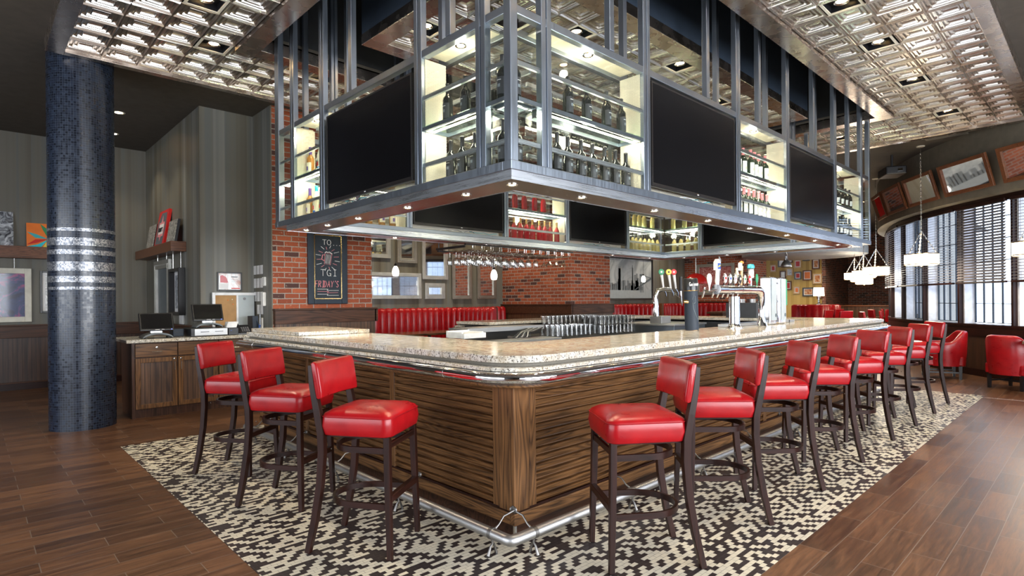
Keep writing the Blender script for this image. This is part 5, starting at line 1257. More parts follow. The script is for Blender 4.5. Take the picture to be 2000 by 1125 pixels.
# two slab towers
for i, (x, lb) in enumerate(((6.72, 'flat chrome and white slab beer tower, left of the pair beyond the drip tray'), (7.0, 'flat slab beer tower, right of the pair, with green side paddle'))):
    t = empty('slab_beer_tower', (x+.09, 2.77, GT)); tag(t, lb, 'beer tower', 'pair of slab beer towers')
    m = MB().box(x, 2.715, GT+.0, x+.19, 2.83, GT+.56)
    m.build('shell', CHR, t, bevel=.02, seg=4)
    MB().box(x+.035, 2.707, GT+.05, x+.175, 2.7145, GT+.54).build('front_panel', g('c_sky'), t, bevel=.003)
    MB().lathe([(.014, 0), (.022, 0), (.022, .002), (.014, .002)], 16, (x+.14, 2.706, GT+.11), M_=Matrix.Rotation(PI/2, 4, 'X')).build('round_mark', g('c_slate'), t)
    m = MB()
    for z in (.27, .49): m.tube([(x+.19, 2.77, GT+z), (x+.25, 2.77, GT+z)], .010, 10)
    m.build('side_arm', CHR, t)
    if i: MB().box(x+.25, 2.73, GT+.22, x+.28, 2.81, GT+.54).build('side_paddle', g('c_green'), t, bevel=.01)
box_thing('bar_caddy', 'small steel and black caddy beside the slab beer towers', 'caddy', 7.40, 2.82, GT, 7.75, 2.94, GT+.035, 'satin', .004, front=('divider', 'c_black', .45, .52, .0, 1.0))
# stout tower: dark leaning cylinder with lettering
sx, sy = 5.19, 2.86
gt = empty('stout_tower', (sx, sy, GT+.005)); tag(gt, 'dark leaning cylindrical stout tower with white lettering at its collar', 'beer tower')
lean_ = Matrix.Translation((sx, sy, GT+.005)) @ Matrix.Rotation(R(-2.5), 4, 'Y')
MB().lathe([(.066, 0), (.066, .39)], 30, M_=lean_).build('body', g('void_blue'), gt, auto=60)
MB().lathe([(.069, .392), (.069, .50), (.060, .51), (0, .512)], 30, M_=lean_).build('collar', g('black_plastic'), gt, auto=60)
MB().lathe([(.0668, .384), (.0695, .387), (.0695, .391), (.0668, .3915)], 30, M_=lean_).build('gold_ring', g('brass'), gt, auto=60)
m = MB(); th0 = -150
tx = 'Guinness'
for i, ch in enumerate(tx):
    a = R(-160+i*13.5)
    for st in GL.get(ch, []):
        P = []
        for p in st: aa = a+p[0]*R(10); P.append(lean_ @ Vector((.0705*math.cos(aa), .0705*math.sin(aa), .435+p[1]*.036)))
        m.tube(P, .0028, 5)
m.build('lettering', g('c_white'), gt)
m = MB()
P = [lean_ @ Vector((.0675*math.cos(R(a)), .0675*math.sin(R(a)), z)) for a, z in ((-140, .30), (-130, .34), (-115, .33), (-112, .28), (-125, .26), (-138, .27), (-136, .22), (-110, .14), (-85, .09))]
m.tube(P, .003, 5); m.build('embossed_harp', g('c_slate'), gt)
MB().tube([(sx-.07, sy, GT+.28), (sx-.10, sy+.03, GT+.285)], .018, 12).build('side_knob', g('brass'), gt)
o = MB().mbox(Matrix.Translation((sx+.19, sy+.07, GT+.235)) @ Matrix.Rotation(R(-2), 4, 'Y'), .04, .03, .47).build('wooden_paddle', g('wood_light'), bevel=.006); tag(o, 'pale upright wooden paddle just right of the dark stout tower', 'paddle')
# second tower further back with swan neck, on a steel cabinet
def steel_station(label, x0, y0, x1, y1, h):
    t = empty('bar_station', ((x0+x1)/2, (y0+y1)/2, 0)); tag(t, label, 'bar station', 'steel stations inside the bar')
    m = MB().box(x0, y0, .12, x1, y1, h-.03); m.build('body', g('steel'), t, bevel=.004)
    MB().box(x0-.02, y0-.02, h-.029, x1+.02, y1+.02, h).build('worktop', g('satin'), t, bevel=.004)
    for a in (x0+.05, x1-.05):
        for b in (y0+.05, y1-.05): MB().box(a-.02, b-.02, 0, a+.02, b+.02, .119).build('leg', g('satin'), t)
    return t
steel_station('steel glass station in the middle of the bar under the pint glasses', 5.29, 4.60, 6.98, 5.60, .90)
steel_station('dark steel cooler behind the rear beer tap inside the bar', 7.3, 4.3, 8.2, 5.3, 1.02)
steel_station('steel ice sink with soda gun hoses near the left inner corner', 4.25, 4.62, 5.20, 4.90, .93)
tb = empty('swan_neck_tap', (7.45, 4.64, 1.021)); tag(tb, 'chrome swan neck beer tap with green, yellow and red badges', 'beer tap')
MB().box(7.36, 4.54, 1.021, 7.62, 4.74, 1.13).build('base_box', g('satin'), tb, bevel=.006)
mP = [(7.40, 4.66, 1.13), (7.41, 4.66, 1.30), (7.39, 4.66, 1.43), (7.42, 4.64, 1.50), (7.52, 4.60, 1.53), (7.62, 4.56, 1.52)]
m = MB(); m.tube(mP, [.05, .036, .034, .036, .034, .034], 16); m.build('swan_neck', CHR, tb)
for i, (x, y, c_, c2) in enumerate(((7.50, 4.60, 'c_green', 'c_white'), (7.62, 4.55, 'c_yellow', 'c_black'), (7.68, 4.50, 'c_red', 'c_white'))):
    h_ = MB().tube([(x+.02, y, 1.54), (x-.01, y, 1.66), (x-.03, y, 1.74)], [.013, .018, .022], 10).build('tap_handle', g('c_white'), tb)
    M0 = Matrix.Rotation(R(-43), 4, 'Z') @ Matrix.Rotation(R(90), 4, 'X')
    MB().lathe([(0, -.006), (.038, -.006), (.044, 0), (.038, .006), (0, .006)], 22, (x-.035, y, 1.785), M_=M0).build('badge', g(c_), h_)
    MB().lathe([(0, 0), (.016, 0), (.0, .002)], 5, (x-.041, y-.006, 1.785), M_=M0).build('badge_mark', g(c2), h_)
    MB().tube([(x+.02, y, 1.53), (x+.05, y-.02, 1.47), (x+.06, y-.02, 1.42)], [.012, .010, .007], 8).build('faucet', CHR, tb)
MB().tube([(7.84, 4.5, 1.72), (7.84, 4.5, 1.50)], [.024, .028], 12).build('dark_handle', g('c_black'), tb)
m = MB(); m.tube([(7.84, 4.5, 1.50), (7.845, 4.5, 1.36), (7.86, 4.49, 1.28)], [.016, .018, .008], 10); m.tube([(7.62, 4.56, 1.52), (7.84, 4.5, 1.40)], .012, 8); m.build('side_faucet', CHR, tb)
# gull shelf: steel shelf with soda hoses, white condiment caddy
ss = empty('speed_shelf', (4.7, 5.0, 0)); tag(ss, 'long narrow steel shelf on legs above the sink inside the bar', 'shelf')
MB().box(4.02, 4.95, 1.045, 5.26, 5.28, 1.068).build('shelf_top', g('satin'), ss, bevel=.004)
m = MB().box(4.02, 4.93, 1.02, 5.26, 4.949, 1.07); m.build('front_lip', g('satin'), ss, bevel=.002)
for x in (4.06, 5.235): MB().box(x-.02, 5.255, 0, x+.02, 5.279, 1.044).build('leg', g('satin'), ss)
sh = empty('soda_hose_bundle', (4.9, 4.88, .93)); tag(sh, 'bundle of looping grey soda hoses in front of the steel shelf', 'hose')
for k in range(7):
    x = 4.95+k*.045
    MB().tube([(x, 4.92, 1.035), (x-.10-.02*k, 4.86, 1.03-.005*k), (x-.24-.015*k, 4.82, 1.0), (x-.34, 4.80, .955), (x-.36, 4.80, .944)], .008, 8).build('hose', g('satin' if k % 2 else 'c_black'), sh)
cd_ = empty('condiment_caddy', (4.05, 5.3, 1.069)); tag(cd_, 'white plastic condiment caddy at the left end of the steel shelf', 'caddy')
m = MB(); m.box(3.72, 4.62, .985, 4.02, 4.66, 1.04); m.box(3.72, 4.90, .985, 4.02, 4.93, 1.06); m.box(3.72, 4.66, .985, 3.74, 4.90, 1.05); m.box(4.0, 4.66, .985, 4.02, 4.90, 1.05); m.box(3.74, 4.66, .985, 4.0, 4.90, .995)
m.build('tray', g('white_plastic'), cd_, bevel=.004)
for k in range(3): MB().box(3.75+k*.085, 4.67, .996, 3.825+k*.085, 4.89, 1.038).build('insert', g('white_plastic'), cd_, bevel=.006)
for x in (3.78, 3.98): MB().box(x-.01, 4.94, 0, x+.01, 4.96, .99).build('support', g('satin'), cd_)
o = MB().box(5.285, 4.64, .9005, 6.97, 5.58, .91).build('bar_mat', g('rubber'), bevel=.002); tag(o, 'black rubber mat beneath the stacked pint glasses', 'mat')
def pint():
    t = empty('pint_glass'); t['category'] = 'glass'; t['label'] = 'x'
    m = MB().lathe([(.0, .002), (.029, 0), (.031, .004), (.042, .145), (.0405, .146), (.0285, .014), (0, .012)], 16)
    m.build('bowl', g('clear_glass'), t, world=False, auto=60)
    MB().lathe([(.0405, .1445), (.043, .146), (.0425, .149), (.0405, .148)], 16, caps=False).build('rim', g('c_white') if False else g('clear_glass'), t, world=False, auto=60)
    return t
PG = Proto(pint()); PS = (1, 1, .84)
for j in range(4):
    for i in range(8):
        PG.put((5.34+i*.092, 4.76+j*.092, .911), 0, 'pint glass, %s row, %s from the left, low front cluster on the mat' % (ORD[j], ORD[i]), 'pint glasses in the low front cluster')
for j in range(4):
    for i in range(9):
        x, y = 6.16+i*.09, 4.72+j*.098
        PG.put((x, y, .911), 0, 'pint glass, %s row, %s from left, lower tier right' % (ORD[j], ORD[i]), 'pint glasses in the stacked right cluster', PS)
        PG.put((x, y, .9115+.126), 0, 'pint glass, %s row, %s from left, stacked upper tier right' % (ORD[j], ORD[i]), 'pint glasses in the stacked right cluster', PS)
for j in range(2):
    for i in range(12):
        PG.put((5.76+i*.09, 5.30+j*.10, .911), 0, 'pint glass, %s back row, %s from the left, lower' % (ORD[j], ORD[i]), 'pint glasses in the back rows', PS)
        PG.put((5.76+i*.09, 5.30+j*.10, .9115+.126), 0, 'pint glass, %s back row, %s from the left, stacked upper' % (ORD[j], ORD[i]), 'pint glasses in the back rows', PS)
box_thing('music_speaker', 'dark grey boxy speaker on the rear granite counter behind the beer tower', 'speaker', 9.0, 3.85, GT, 9.25, 4.35, GT+.24, 'dark_grey', .006)
# hanging glass rack ---------------------------------------------------
gr = empty('glass_rack', (4.55, 5.66, 2.0)); tag(gr, 'black wire rack for stemware hanging under the rear of the canopy', 'glass rack')
xs = [4.62+.155*k for k in range(14)]
for x in [q+e for q in xs[:-1] for e in (.0595, .0955)]: MB().tube([(x, 5.62, 2.09), (x, 5.62, 2.045), (x, 5.64, 2.03), (x, 6.25, 2.03), (x, 6.27, 2.04)], .006, 8).build('rod', g('chrome'), gr)
MB().box(4.58, 5.64, 2.093, 6.68, 5.67, 2.113).build('cross_bar', g('black_frame'), gr); MB().box(4.58, 6.22, 2.04, 6.68, 6.25, 2.062).build('cross_bar', g('black_frame'), gr)
MB().box(4.56, 5.64, 2.06, 4.578, 6.25, 2.09).build('side_bar', g('black_frame'), gr)
for x in (4.57, 6.66): MB().tube([(x, 6.2, 2.06), (x, 6.2, 2.178)], .008, 8).build('hanger', g('black_frame'), gr)
def wine(martini=False):
    t = empty('martini_glass' if martini else 'wine_glass'); t['category'] = 'glass'; t['label'] = 'x'
    MB().lathe([(0, 0), (.033, -.0005), (.034, -.002), (.006, -.006), (0, -.0065)], 18).build('foot', g('clear_glass'), t, world=False, auto=60)
    MB().lathe([(.0045, -.0065), (.0042, -.08)], 8).build('stem', g('clear_glass'), t, world=False)
    if martini: pr = [(.0045, -.08), (.056, -.155), (.055, -.1555), (0, -.085)]
    else: pr = [(.0045, -.08), (.024, -.092), (.037, -.115), (.039, -.14), (.033, -.188), (.032, -.188), (.0375, -.14), (.035, -.117), (.02, -.096), (0, -.086)]
    MB().lathe(pr, 18).build('bowl', g('clear_glass'), t, world=False, auto=60)
    return t
WG = Proto(wine()); MG = Proto(wine(True))
for i in range(9):
    x = (xs[i]+xs[i+1])/2
    for j in range(4):
        WG.put((x, 5.72+j*.135, 2.0425), 0, 'wine glass upside down in slot %s from the left, %s from the front' % (ORD[i], ORD[j]), 'wine glasses hanging in the rack')
for i, j in ((10, 0), (11, 1), (12, 0), (11, 0)):
    MG.put(((xs[i]+xs[i+1])/2, 5.74+j*.25, 2.0425), 0, 'martini glass hanging in slot %s from the left, %s' % (ORD[i], 'behind' if j else 'in front'), 'martini glasses hanging in the rack')

# ================================================================== BOOTHS AND BACK WALLS
def booth(label, x0, x1, yb, depth, ends=(1, 1), group='red channel backed booths'):
    """U shaped booth against a wall at y=yb, tufted channels; ends turn towards the room"""
    t = empty('red_booth', ((x0+x1)/2, yb-depth/2, 0)); tag(t, label, 'booth', group)
    r = .55; path = []
    if ends[0]: path += [(x0, yb-depth)]+[(x0+r-r*math.cos(R(a)), yb-r+r*math.sin(R(a))) for a in range(0, 91, 15)]
    else: path += [(x0, yb)]
    if ends[1]: path += [(x1-r+r*math.sin(R(a)), yb-r+r*math.cos(R(a))) for a in range(0, 91, 15)]+[(x1, yb-depth)]
    else: path += [(x1, yb)]
    path = dens(path, .03)
    # resample evenly
    L = [0]
    for a, b in zip(path, path[1:]): L.append(L[-1]+math.hypot(b[0]-a[0], b[1]-a[1]))
    tot = L[-1]; nch = max(4, round(tot/.15)); N = nch*6; pts = []
    j = 0
    for i in range(N+1):
        s_ = tot*i/N
        while j < len(L)-2 and L[j+1] < s_: j += 1
        f = (s_-L[j])/max(1e-9, L[j+1]-L[j]); pts.append((path[j][0]+(path[j+1][0]-path[j][0])*f, path[j][1]+(path[j+1][1]-path[j][1])*f))
    lv = [(.42, .10), (.8, .115), (1.12, .105), (1.19, .085), (1.225, .045), (1.215, .0)]
    vs_ = []; fs = []
    for i, p in enumerate(pts):
        a_ = pts[max(i-1, 0)]; b_ = pts[min(i+1, N)]; tx_, ty_ = b_[0]-a_[0], b_[1]-a_[1]; q = math.hypot(tx_, ty_); nx, ny = ty_/q, -tx_/q
        bul = abs(math.sin(PI*(i % 6)/6))**.6
        vs_.append((p[0], p[1], .42))
        for k, (z, d) in enumerate(lv): vs_.append((p[0]+nx*(d+.04*bul*(1 if k < 4 else .5)), p[1]+ny*(d+.04*bul*(1 if k < 4 else .5)), z+(.018*bul if k > 1 else 0)))
        vs_.append((p[0], p[1], 1.2))
    K = len(lv)+2
    for i in range(N):
        for k in range(K-1): fs.append((i*K+k, i*K+k+1, (i+1)*K+k+1, (i+1)*K+k))
    fs.append(tuple(range(K))); fs.append(tuple(N*K+k for k in range(K-1, -1, -1)))
    MB().add(vs_, fs, 0, True).build('channel_back', g('leather'), t, auto=75)
    m = MB(); d = .55
    m.box(x0+.16, yb-d, .36, x1-.16, yb-.12, .47)
    m.build('seat_cushion', g('leather'), t, bevel=.03, seg=3)
    m = MB().box(x0+.1, yb-d+.05, 0, x1-.1, yb-.1, .35); m.build('plinth', g('darkoak_x'), t)
    return t
booth('red channel backed booth left of the wooden divider, under the wide mirror', 4.95, 7.98, 10.28, 1.45)
booth('red channel backed booth right of the first divider, beside the middle brick pillar', 8.10, 9.5, 10.28, .9, (1, 0))
o = MB().box(8.0, 8.9, 0, 8.08, 10.33, 1.24).build('booth_divider', g('darkoak_z'), bevel=.006); tag(o, 'oak divider post between the two red booths under the mirrors', 'divider')
booth('red booth below the city skyline picture, left part', 11.3, 14.6, 10.28, 1.2)
o = MB().box(14.62, 9.0, 0, 14.72, 10.33, 1.26).build('booth_divider', g('frameoak'), bevel=.006); tag(o, 'light oak divider post under the city skyline picture', 'divider')
booth('red booth right of the light divider, below the grey wall', 14.75, 17.55, 10.28, 1.2)
def booth_y(label, x, y0, y1):
    t = empty('red_booth', (x-.3, (y0+y1)/2, 0)); tag(t, label, 'booth', 'red channel backed booths')
    n = round((y1-y0)/.16); vs_ = []; fs = []; N = n*6
    lv = [(.42, .10), (1.14, .10), (1.2, .08), (1.23, .04), (1.22, .0)]
    for i in range(N+1):
        y = y0+(y1-y0)*i/N; bul = abs(math.sin(PI*(i % 6)/6))**.6
        vs_.append((x, y, .42))
        for k, (z, d) in enumerate(lv): vs_.append((x-d-.035*bul*(1 if k < 3 else .5), y, z+(.015*bul if k else 0)))
    K = len(lv)+1
    for i in range(N):
        for k in range(K-1): fs.append((i*K+k, (i+1)*K+k, (i+1)*K+k+1, i*K+k+1))
    MB().add(vs_, fs, 0, True).build('channel_back', g('leather'), t, auto=75)
    MB().box(x-.6, y0, .0, x-.14, y1, .46).build('seat_cushion', g('leather'), t, bevel=.03)
    return t
booth_y('red booth against the far brick pillar with the framed red print', 18.32, 8.15, 9.75)
def table(label, x, y, w_, d_, z=.76, round_=False):
    t = empty('dining_table', (x, y, 0)); tag(t, label, 'table')
    if round_: MB().lathe([(0, 0), (w_/2, 0), (w_/2, .04), (0, .04)], 36, (x, y, z-.04)).build('tabletop', g('tabletop'), t, bevel=.004)
    else: MB().box(x-w_/2, y-d_/2, z-.04, x+w_/2, y+d_/2, z).build('tabletop', g('tabletop'), t, bevel=.006)
    MB().lathe([(.24, 0), (.24, .012), (.05, .035), (.035, .06), (.035, z-.06), (.10, z-.041)], 20, (x, y, 0)).build('pedestal', g('black_frame'), t, auto=50)
    return t
table('dark wood table in front of the left red booth, seen over the bar', 6.5, 9.15, 1.7, .75, .78)
table('dark wood table in front of the second booth behind the bar', 8.85, 9.35, .9, .6, .76)
table('dark wood table in front of the booth under the skyline picture', 12.9, 9.2, 1.5, .75)
table('dark wood table near the grey wall under the red dome lamp', 16.2, 9.2, 1.6, .75)
# mirrors ---------------------------------------------------------------
def mir(label, xc, z, W, H, fw_, mt, beads):
    return framed('wall_mirror', label, 'mirror', MXy(xc, 10.398, z), W, H, fw_, (mt, 'mirror', 'mirror_glass'), .045, beads=beads, group='silver framed mirrors over the red booths')
mir('wide silver framed mirror low on the wall, directly above the left booth', 6.38, 1.435, 1.56, .55, .075, 'silver_frame', False)
mir('silver framed mirror at upper left beside the brick pillar, partly hidden', 5.95, 2.28, .9, .72, .085, 'silver_frame', False)
mir('narrow dark silver mirror with beaded frame, upper middle', 6.81, 2.20, .50, .78, .10, 'silver_dark', True)
mir('tall large silver mirror, in the centre of the mirror group', 7.54, 1.86, .70, 1.10, .085, 'silver_frame', False)
mir('smallest silver mirror, thick beaded frame, under the tall one', 7.53, 1.43, .54, .35, .10, 'silver_frame', True)
mir('left one of two tall narrow mirrors near the brick corner', 8.30, 1.42, .58, 1.05, .09, 'silver_dark', True)
mir('right one of two tall narrow mirrors, next to the brick corner', 9.06, 1.42, .60, 1.05, .09, 'silver_dark', True)
# skyline mural ----------------------------------------------------------
W, H = 4.3, 1.34
bl = []
random.seed(3)
sky = [(-W/2+.06, .06)]
shapes = []
def bld(x0, x1, h, c_='c_mid'): shapes.append((c_, [(x0, .30), (x1, .30), (x1, h), (x0, h)], .0006))
x = -2.08
while x < .3:
    w_ = random.uniform(.07, .16); bld(x, x+w_, random.uniform(.42, .68)); x += w_*.8
bld(.25, .40, .98); bld(.275, .375, 1.05); bld(1.02-.1, 1.02+.02, .62); bld(.98, 1.06, 1.02); bld(1.0, 1.03, 1.10)
x = .42
while x < 1.5:
    w_ = random.uniform(.06, .14); bld(x, x+w_, random.uniform(.42, .62)); x += w_*.8
for x0, h in ((1.1, .8), (1.2, .84), (1.26, .7)): bld(x0, x0+.1, h)
shapes.append(('c_sky', [(-2.07, .07), (2.07, .07), (2.07, .31), (-2.07, .31)], .0008))
for x0 in (1.42, 1.50, 1.58): shapes.append(('c_slate', [(x0, .24), (x0+.035, .24), (x0+.035, .80), (x0, .80)], .0014))
shapes.append(('c_slate', [(1.41, .77), (1.625, .77), (1.625, .83), (1.41, .83)], .0016))
shapes.append(('c_slate', [(1.05, .30), (1.1, .30), (2.07, .66), (2.07, .74)], .0018))
shapes.append(('c_slate', [(1.61, .80), (1.62, .78), (2.07, .70), (2.07, .72)], .0018))
framed('skyline_picture', 'large black framed grey photograph of a city skyline and bridge', 'picture', MXy(14.15, 10.395, 1.36), W, H, .06, ('black_frame', 'print_sky'), .05, extra=shapes)
framed('framed_print', 'silver framed deep red print on the far brick pillar', 'picture', MYx(18.395, 9.25, 1.52), 1.35, 1.05, .10, ('silver_frame', 'print_red'), .05)
# pendants ---------------------------------------------------------------
def glass_pendant(x, y, z, label, top=CZ):
    t = empty('glass_pendant', (x, y, z)); tag(t, label, 'pendant lamp', 'small white glass pendants')
    MB().lathe([(.028, 0), (.05, .01), (.062, .06), (.060, .10), (.045, .15), (.022, .185)], 20).build('glass_shade', g('pendant_glow'), t, world=False, auto=60)
    MB().lathe([(.024, .183), (.024, .21), (.008, .235), (.0, .236)], 14).build('cap', g('black_frame'), t, world=False)
    MB().tube([(0, 0, .23), (0, 0, top-z-.02)], .004, 6).build('cord', g('black_frame'), t, world=False)
    MB().lathe([(.06, top-z-.02), (.06, top-z-.001), (0, top-z-.001)], 16).build('canopy', g('nickel'), t, world=False)
glass_pendant(5.55, 8.83, 1.83, 'small white glass pendant in front of the mirror wall, left one')
glass_pendant(6.83, 7.62, 1.75, 'small white glass pendant beneath the stemware rack')
glass_pendant(13.72, 9.03, 1.86, 'small white glass pendant in front of the skyline picture')
def dome(x, y, z, label, col_, r_=.29):
    t = empty('dome_lamp', (x, y, z)); tag(t, label, 'pendant lamp')
    pr = [(r_*math.cos(R(a)), r_*.95*math.sin(R(a))) for a in range(0, 86, 7)]
    MB().lathe([(r_-.006, 0)]+pr+[(.02, r_*.96)], 32, caps=False).build('shade', g(col_), t, world=False, auto=60)
    MB().tube([(0, 0, r_*.95), (0, 0, CZ-z-.02)], .012, 8).build('chain', g('nickel'), t, world=False)
    MB().lathe([(.06, CZ-z-.02), (.06, CZ-z-.001), (0, CZ-z-.001)], 16).build('canopy', g('nickel'), t, world=False)
    l = spot('dome_lamp_light', (0, 0, .02), 30, 120); l.parent = t
dome(13.86, 7.51, 1.78, 'glossy red dome lamp on a chain behind the stout tower', 'red_paint')
def bell(x, y, z, label):
    t = empty('bell_lamp', (x, y, z)); tag(t, label, 'pendant lamp')
    MB().lathe([(.115, 0), (.125, .01), (.115, .06), (.085, .12), (.05, .16), (.03, .22), (.03, .26), (.0, .27)], 28, caps=False).build('bell_shade', g('satin'), t, world=False, auto=60)
    MB().tube([(-.045, 0, .17), (-.05, 0, .30), (-.03, 0, .34), (.03, 0, .34), (.05, 0, .30), (.045, 0, .17)], .008, 8).build('yoke', g('pewter'), t, world=False)
    MB().tube([(0, 0, .34), (0, 0, CZ-z-.01)], .014, 8).build('stem', g('pewter'), t, world=False)
bell(14.2, 5.35, 2.12, 'brushed silver bell lamp hanging before the yellow wall')
# far lounge --------------------------------------------------------------
random.seed(11)
GY = [(8.25, 2.55, .30, .42), (8.62, 2.9, .28, .36), (8.95, 2.62, .30, .36), (9.28, 2.85, .26, .32), (9.6, 2.7, .30, .36), (8.2, 1.95, .34, .42), (8.58, 2.1, .36, .42), (8.95, 2.15, .28, .32), (9.28, 2.3, .28, .34), (9.55, 2.2, .26, .34), (8.55, 1.45, .44, .36), (9.0, 1.55, .26, .32), (9.35, 1.72, .30, .38), (8.92, 3.25, .26, .3), (9.3, 3.3, .28, .34), (8.3, 3.3, .32, .44), (9.75, 3.1, .34, .42), (9.95, 2.5, .26, .32), (8.12, 1.35, .2, .26), (10.1, 3.4, .3, .4), (10.1, 1.8, .28, .36)]
for i, (y, z, w_, h) in enumerate(GY):
    framed('framed_photo', 'small framed photo on the yellow wall, %s of the cluster counted by position' % ORD[i % 20] if i < 20 else 'small framed photo low on the yellow wall, farthest left', 'picture', MYx(24.995, y, z), w_, h, .045, (('frameoak', 'black_frame', 'wood_light')[i % 3], ('print_warm', 'print_grey', 'c_orange', 'print_cert', 'c_red')[(i*7) % 5]), .03, .03, group='framed photos on the yellow lounge wall')
rb = empty('round_booth', (21.6, 7.1, 0)); tag(rb, 'small round red tufted booth below the table lamp in the lounge', 'booth')
vs_ = []; fs = []; N = 72; K = 4
for i in range(N+1):
    a = R(100+210*i/N); b_ = .03*abs(math.sin(PI*(i % 6)/6))
    for (r_, z) in ((.75+b_, .0), (.75+b_, 1.10), (.70, 1.15), (.55, 1.12)): vs_.append((21.9+r_*math.cos(a), 7.25+r_*math.sin(a), z))
for i in range(N):
    for k in range(K-1): fs.append((i*K+k, (i+1)*K+k, (i+1)*K+k+1, i*K+k+1))
MB().add(vs_, fs, 0, True).build('channel_back', g('leather'), rb, auto=70)
tl = empty('table_lamp', (23.3, 7.6, 1.13)); tag(tl, 'table lamp with white drum shade and twisted stem in the far lounge', 'table lamp')
MB().lathe([(.11, 0), (.11, .02), (.03, .05), (.05, .10), (.025, .15), (.05, .20), (.025, .25), (.05, .30), (.02, .36), (.015, .44)], 18).build('stem', g('pewter'), tl, world=False, auto=60)
MB().lathe([(.19, .32), (.175, .64)], 28).build('drum_shade', g('shade_glow'), tl, world=False, auto=60)
o = MB().box(22.9, 7.3, 0, 23.8, 7.9, 1.129).build('console', g('darkoak_z'), bevel=.01); tag(o, 'dark wood console carrying the table lamp in the far lounge', 'console')
pw = empty('lounge_partition', (24.0, 6.4, 0)); tag(pw, 'pale beadboard partition in front of the far brick wall', 'partition')
MB().box(23.6, 5.35, 0, 23.7, 7.0, 1.05).build('panel', g('beadboard'), pw); MB().box(23.56, 5.30, 1.051, 23.74, 7.05, 1.10).build('cap_rail', g('frameoak'), pw, bevel=.006)
# round grey ceiling soffit and dark beam above lounge
o = MB().lathe([(1.7, 0), (1.75, .02), (1.75, .24), (0, .24), (0, .0)], 48, (18.8, 6.6, 2.66)).build('ceiling_disc', g('grey_paint'), auto=40); tag(o, 'round grey ceiling disc hung over the lounge', 'ceiling panel')
m = MB()
for a in (0, 90, 180, 270): m.tube([(18.8+1.2*math.cos(R(a)), 6.6+1.2*math.sin(R(a)), 2.9), (18.8+1.2*math.cos(R(a)), 6.6+1.2*math.sin(R(a)), CZ)], .015, 6)
m.build('suspension_rod', g('nickel'), o)
o = MB().box(15.6, 4.76, 2.86, 18.25, 4.84, 3.1).build('black_duct', g('dark_grey')); tag(o, 'long black duct below the lounge ceiling', 'duct')
for x in (16, 18): MB().tube([(x, 4.8, 3.1), (x, 4.8, CZ-.001)], .015, 6).build('rod', g('nickel'), o)
# high chairs and tables beyond the bar
def side_chair():
    t = empty('side_chair'); t['category'] = 'chair'; t['label'] = 'x'
    m = MB(); cushion(m, .44, .44, .41, .49, .05, .01); m.build('seat', g('leather'), t, world=False, auto=70)
    m = MB(); cushion(m, .44, .07, 0, .36, .03, .0, M_=Matrix.Translation((0, -.2, .56)) @ Matrix.Rotation(R(-6), 4, 'X')); m.build('backrest', g('leather'), t, world=False, auto=70)
    for sx_ in (-.19, .19):
        for sy_ in (-.19, .19): MB().tube([(sx_, sy_, 0), (sx_, sy_, .41)], .018, 4).build('leg', g('stain_z'), t, world=False)
        MB().tube([(sx_, -.19, .42), (sx_, -.215, .60)], .014, 4).build('back_post', g('stain_z'), t, world=False)
    return t
SC = Proto(side_chair())
for i, (x, y, rz) in enumerate(((17.3, 4.75, .5), (18.4, 5.15, 2.6), (18.9, 4.7, .2), (19.4, 5.9, 2.9), (20.6, 5.35, .6), (20.9, 4.6, 2.2), (22.0, 5.4, .3), (21.4, 6.2, 2.8))):
    SC.put((x, y, .0005), rz, 'red upholstered side chair beyond the far bar corner, %s from the near side' % ORD[i], 'red side chairs around the far tables', (1, 1, 1.08))
for i, (x, y) in enumerate(((17.7, 5.6), (19.9, 5.2), (21.4, 5.3))):
    table('dark round table among the red side chairs, %s one away' % ORD[i], x, y, .8, .8, .75, True)
hw = empty('host_shelf', (15.2, 7.4, 0)); tag(hw, 'stepped wooden ledges with steel bins between bar and yellow wall', 'shelf unit')
MB().box(14.2, 6.95, 0, 17.6, 7.3, .98).build('base', g('darkoak_z'), hw); MB().box(14.1, 6.9, .985, 17.8, 7.35, 1.04).build('ledge', g('darkoak_x'), hw, bevel=.006)
MB().box(15.2, 7.0, 1.045, 15.35, 7.2, 1.35).build('post', g('frameoak'), hw); MB().box(14.9, 7.0, 1.045, 15.15, 7.2, 1.09).build('step', g('frameoak'), hw)
for k, x in enumerate((15.6, 16.3)): MB().lathe([(.12, 0), (.13, .32), (.12, .32), (.11, .01)], 20, (x, 7.12, 1.045)).build('steel_bin', g('satin'), hw, auto=50)

